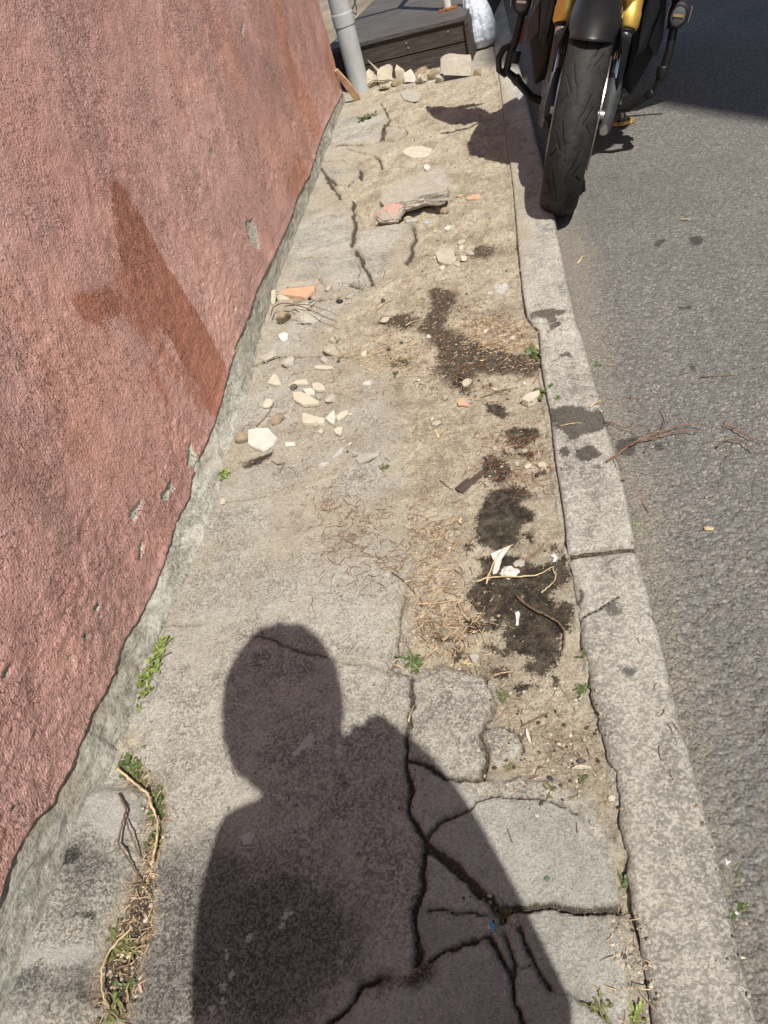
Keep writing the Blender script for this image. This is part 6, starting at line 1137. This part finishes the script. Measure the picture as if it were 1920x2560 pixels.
for a in [('A3', 470, 885, .060, 26, 'spiky green weed rosette on the far left slab', 'weed', .3, .16), ('A3', 610, 945, .028, 10, 'small weed in the joint below the spiky rosette', 'weed', .4, .22), ('A3', 765, 968, .014, 6, 'tiny weed sprig on the sand right of the rosette', 'weed', .4, .3), ('A3', 232, 825, .022, 14, 'moss tuft in the corner of the wall foot far away', 'weed2', .4, .4),
          ('A5', 1455, 505, .042, 12, 'broad leaved weed against the kerb beside the dark soil', 'weed', .5, .32), ('A5', 1487, 722, .036, 11, 'broad leaved weed against the kerb beside the pointed shard', 'weed', .5, .30), ('A5', 716, 612, .018, 8, 'small weed alone in the middle of the pavement', 'weed', .4, .25), ('B6', 1468, 580, .020, 7, 'small weed in the kerb gap near the motorcycle', 'weed2', .6, .2),
          ('B4', 570, 950, .036, 12, 'weed at the kerb foot near the wet kerb patch', 'weed', .4, .22), ('B5', 822, 450, .034, 22, 'grass tuft on the road side of the kerb', 'weed2', .7, .08), ('B5', 495, 1340, .014, 7, 'tiny weed in the broken kerb gap above the others', 'weed', .5, .3), ('B5', 495, 1560, .013, 7, 'tiny weed in the broken kerb gap, middle one', 'weed', .5, .3), ('B5', 1060, 1360, .012, 6, 'tiny weed at the kerb foot beside the slate stone', 'weed', .5, .3),
          ('A6', 780, 925, .026, 18, 'weed in the middle joint just above the shadow', 'weed', .5, .2), ('A6', 1155, 1055, .013, 8, 'tiny weed on the sand below the wet patch', 'weed', .5, .25), ('A6', 5, 150, .024, 16, 'bright weed patch at the wall foot beside the wet streak', 'weed2', .7, .25), ('A6', 655, 120, .016, 10, 'mossy sprig beside the grey oblong rock', 'dryweed', .4, .25),
          ('B2', 885, 25, .022, 14, 'bright oval leaved weed, topmost in the row along the wall foot', 'weed2', .7, .3), ('B2', 862, 95, .020, 13, 'bright weed second from the top along the wall foot', 'weed2', .7, .3), ('B2', 835, 150, .022, 15, 'bright weed third from the top along the wall foot', 'weed2', .7, .3), ('B2', 800, 215, .021, 14, 'bright weed fourth from the top along the wall foot', 'weed2', .7, .3), ('B2', 790, 290, .018, 12, 'bright weed lowest in the row along the wall foot', 'weed2', .7, .28), ('B2', 755, 375, .012, 8, 'small pale weed below the row along the wall foot', 'weed2', .6, .25),
          ('B2', 715, 670, .030, 20, 'round leaved weed at the head of the debris channel', 'weed', .5, .30), ('B2', 735, 735, .022, 14, 'narrow leaved weed touching the jointed straw stalk', 'dryweed', .5, .16), ('B2', 868, 830, .026, 24, 'fine grassy weed right of the jointed straw stalk', 'weed', .5, .13), ('B2', 850, 930, .026, 22, 'fine grassy weed lower down beside the straw stalk', 'weed', .5, .14), ('B2', 830, 1095, .020, 13, 'sparse weed in the narrow part of the debris channel', 'weed', .5, .16),
          ('B2', 615, 1600, .018, 9, 'sparse dull weed left in the debris channel', 'dryweed', .5, .2), ('B2', 640, 1690, .022, 11, 'dull green weed beside the curved straw stalk', 'dryweed', .5, .2), ('B2', 720, 1665, .018, 9, 'small dull weed right of the curved straw stalk', 'dryweed', .5, .2), ('B2', 640, 1900, .022, 10, 'pale weed low in the debris channel', 'weed', .5, .25), ('B2', 605, 2050, .026, 14, 'dark weed at the bottom of the debris channel', 'dryweed', .5, .2),
          ('B3', 615, 930, .024, 16, 'dark weed in the hole where the cracks meet', 'dryweed', .5, .16), ('B3', 1080, 770, .018, 10, 'small weed between the big slab and the kerb', 'weed', .5, .25), ('B3', 1480, 690, .026, 15, 'bushy weed at the kerb foot beside the torn paper', 'weed', .5, .25), ('B3', 1498, 785, .020, 10, 'narrow weed at the kerb foot below the torn paper', 'weed', .5, .2), ('B3', 1530, 860, .024, 14, 'leafy weed at the kerb foot, second from the bottom', 'weed', .5, .25), ('B3', 1590, 1168, .020, 8, 'broad leaved weed at the kerb foot near the bottom', 'weed', .4, .35), ('B3', 1415, 470, .018, 9, 'small bright weed at the kerb foot beside the asphalt lumps', 'weed', .5, .3),
          ('B3', 1130, 1325, .020, 12, 'bright weed between slab and kerb at the bottom', 'weed2', .6, .18), ('B3', 995, 1270, .018, 10, 'small dark weed in the crack of the lowest slab', 'dryweed', .5, .2), ('B3', 940, 380, .014, 8, 'tiny weed on the sand below the pale rind', 'weed', .5, .25), ('B3', 805, 435, .012, 9, 'tiny mossy weed on the sand above the big slab', 'dryweed', .4, .2), ('B3', 645, 315, .016, 12, 'mossy weed at the side of the small square slab', 'dryweed', .4, .16), ('B3', 620, 50, .014, 9, 'tiny dark weed at the right of the upper slab', 'dryweed', .5, .2), ('B3', 930, 35, .014, 8, 'tiny weed near the broken kerb edge at the sand', 'weed', .5, .2)]:
    weed(a[0], a[1], a[2], a[3], a[4], a[5], a[6], a[7], a[8])

# ---- loose litter nobody could count
def pts_in(z, poly, n, rd):
    g = gp(z, poly); lo = g.min(0); hi = g.max(0); out = []
    while len(out) < n:
        q = lo + rd.rand(n * 3, 2) * (hi - lo); k = poly_sdf(q[:, 0], q[:, 1], [g], 1.) > 0; out += list(q[k])
    return np.array(out[:n])
def scatter_sticks(name, areas, lmin, lmax, rad, mat, label, cat, seed, curve=.3):
    rd = np.random.RandomState(seed); V = []; Fc = []
    for z, poly, n in areas:
        for p in pts_in(z, poly, n, rd):
            p = p + rd.randn(2) * (.004 if poly is CHAN else .022)
            if p[0] > .36 or p[0] < -.79: continue
            L = rd.uniform(lmin, lmax); a = rd.uniform(0, 2 * math.pi); c = rd.uniform(-curve, curve) * 3; zz = hz(p[0], p[1]) + .0012 + rd.rand() * .003; r = rad * rd.uniform(.6, 1.2); pit = rd.uniform(-.12, .12)
            x, y, h = p[0], p[1], zz; b0 = len(V); N = 4
            for i in range(N + 1):
                s0, c0 = math.sin(a), math.cos(a); rr = r * (1 - .5 * i / N)
                V += [(x - s0 * rr, y + c0 * rr, h), (x + s0 * rr, y - c0 * rr, h), (x, y, h + rr * 1.6)]
                if i: 
                    for q in range(3): Fc.append((b0 + 3 * (i - 1) + q, b0 + 3 * (i - 1) + (q + 1) % 3, b0 + 3 * i + (q + 1) % 3, b0 + 3 * i + q))
                x += c0 * L / N; y += s0 * L / N; h = max(h + pit * L / N, hz(x, y) + .0006); a += c / N
    me = bpy.data.meshes.new(name); me.from_pydata(V, [], Fc); o = link(name, me, M[mat]); return tag(o, label, cat, kind='stuff')
A6a = [(380, 200), (560, 190), (700, 300), (760, 560), (760, 640), (600, 640), (480, 560), (380, 440)]; MID = [(740, 260), (960, 300), (1000, 440), (960, 620), (860, 900), (740, 900), (760, 640)]; RIGHT = [(860, 600), (1040, 640), (1100, 900), (980, 960), (860, 900)]
SOILA = [(840, 160), (1080, 150), (1460, 400), (1480, 600), (1300, 720), (1050, 760), (900, 700), (640, 600), (620, 420), (700, 300)]; CHAFF = [(1060, 300), (1400, 330), (1470, 480), (1200, 500), (1080, 420)]; KERBR = [(1150, 900), (1500, 900), (1540, 1180), (1350, 1240), (1100, 1120)]; CHAN = [(640, 560), (780, 680), (880, 800), (905, 960), (860, 1220), (860, 1400), (840, 1560), (760, 1850), (700, 2090), (540, 2090), (560, 1800), (690, 1380), (780, 1180), (790, 850)]
ALL = [(120, 100), (1350, 100), (1480, 1230), (-60, 1230), (0, 600)]
UP = [(350, 330), (1000, 380), (1450, 400), (1480, 900), (450, 850), (350, 480)]
scatter_sticks('pine_needles', [('A6', A6a, 330), ('A6', MID, 260), ('A6', RIGHT, 160), ('A5', SOILA, 420), ('A5', KERBR, 380), ('A5', CHAFF, 260), ('A5', ALL, 420), ('B3', [(560, 0), (1000, 0), (1060, 560), (900, 500), (560, 430)], 50), ('B2', CHAN, 110), ('B4', [(160, 480), (430, 480), (640, 1250), (250, 1300)], 90), ('B4', [(420, 500), (640, 480), (1100, 1500), (700, 1500)], 160), ('B5', [(850, 600), (950, 600), (1300, 2000), (1150, 2000)], 60)],
    .008, .026, .00065, 'twig', 'red brown dry needles strewn over the pavement and the kerb', 'dry needles', 21, .5)
scatter_sticks('straw_bits', [('A6', MID, 260), ('A6', RIGHT, 200), ('A5', SOILA, 260), ('A5', CHAFF, 380), ('A5', ALL, 260), ('B6', UP, 420), ('B2', CHAN, 170), ('B4', [(100, 200), (200, 200), (300, 800), (160, 800)], 90), ('A5', [(430, 480), (800, 420), (860, 560), (700, 600), (450, 580)], 260), ('B3', [(1080, 860), (1110, 860), (1180, 1340), (1120, 1340)], 30)],
    .005, .019, .0008, 'straw', 'pale dry straw bits and chaff strewn over the sandy strip', 'chaff', 22, .35)
def scatter_grit(name, areas, s0, s1, mats, label, cat, seed):
    rd = np.random.RandomState(seed); V = []; Fc = []; MI = []; T = [(1, 1, 1), (-1, -1, 1), (-1, 1, -1), (1, -1, -1)]
    oc = [(1, 0, 0), (-1, 0, 0), (0, 1, 0), (0, -1, 0), (0, 0, 1), (0, 0, -1), (.6, .6, .5), (-.6, .6, .4), (.6, -.6, .4), (-.6, -.6, .5)]
    fcs = [(6, 0, 2), (6, 2, 4), (6, 4, 0), (7, 2, 1), (7, 4, 2), (7, 1, 4), (8, 3, 0), (8, 4, 3), (8, 0, 4), (9, 1, 3), (9, 3, 4), (9, 4, 1), (0, 5, 2), (2, 5, 1), (1, 5, 3), (3, 5, 0)]
    for z, poly, n in areas:
        for p in pts_in(z, poly, n, rd):
            p = p + rd.randn(2) * (.004 if poly is CHAN else .012)
            s = s0 + (s1 - s0) * rd.rand() ** 3; a = rd.rand() * 6.28; ca, sa = math.cos(a), math.sin(a); sc_ = rd.uniform(.6, 1.2, 3) * s; h = hz(p[0], p[1]) + s * .2; b = len(V); mi = rd.randint(len(mats))
            for v in oc:
                q = np.array(v) * sc_ * (1 + .25 * (rd.rand(3) - .5)); V.append((p[0] + q[0] * ca - q[1] * sa, p[1] + q[0] * sa + q[1] * ca, h + q[2] * .7))
            for f in fcs: Fc.append(tuple(b + i for i in f)); MI.append(mi)
    me = bpy.data.meshes.new(name); me.from_pydata(V, [], Fc); o = link(name, me)
    for m_ in mats: me.materials.append(M[m_])
    me.polygons.foreach_set('material_index', MI); return tag(o, label, cat, kind='stuff')
scatter_grit('gravel', [('A5', SOILA, 420), ('A5', CHAFF, 600), ('A5', KERBR, 260), ('A5', ALL, 420), ('B6', [(350, 330), (1000, 20), (1430, 200), (1480, 800), (700, 900), (760, 450)], 500), ('A3', [(600, 640), (1300, 600), (1450, 900), (1480, 1240), (500, 1240), (650, 800)], 500), ('B2', CHAN, 520), ('B3', [(560, 0), (1000, 0), (1060, 560), (900, 500), (560, 430)], 380), ('B3', [(1060, 900), (1160, 900), (1180, 1340), (1100, 1340)], 160),
    ('B3', [(1300, 0), (1350, 0), (1640, 1340), (1600, 1340)], 160), ('B4', [(330, 120), (430, 120), (860, 1750), (740, 1750)], 420), ('A5', [(-40, 560), (500, 560), (520, 1000), (-40, 1000)], 220), ('B4', [(430, 400), (700, 400), (1300, 1750), (860, 1750)], 120), ('B3', [(560, 840), (640, 900), (620, 960), (480, 800)], 60), ('B3', [(240, 330), (270, 330), (340, 640), (300, 640)], 50), ('A6', MID, 200), ('A6', RIGHT, 160)],
    .0009, .0036, ['beige', 'grey', 'pale', 'brown', 'beige', 'brown', 'grey', 'beige', 'black'], 'fine gravel and crumbs scattered over the sandy parts of the pavement', 'gravel', 23)
scatter_grit('soil_clods', [('A5', SOILA, 700), ('B2', CHAN, 420), ('A6', [(1040, 500), (1400, 470), (1430, 760), (1200, 880), (1040, 700)], 160), ('B6', [(1150, 580), (1320, 570), (1320, 650), (1150, 660)], 80), ('B3', [(560, 0), (1000, 0), (1060, 560), (900, 500), (560, 430)], 160), ('A3', [(600, 640), (1300, 600), (1450, 900), (1480, 1240), (500, 1240), (650, 800)], 260), ('B6', [(350, 330), (1000, 20), (1430, 200), (1480, 800), (700, 900), (760, 450)], 260)],
    .001, .0045, ['dksoil', 'dksoil2'], 'crumbly dark soil clods over the sandy strip', 'soil', 24)
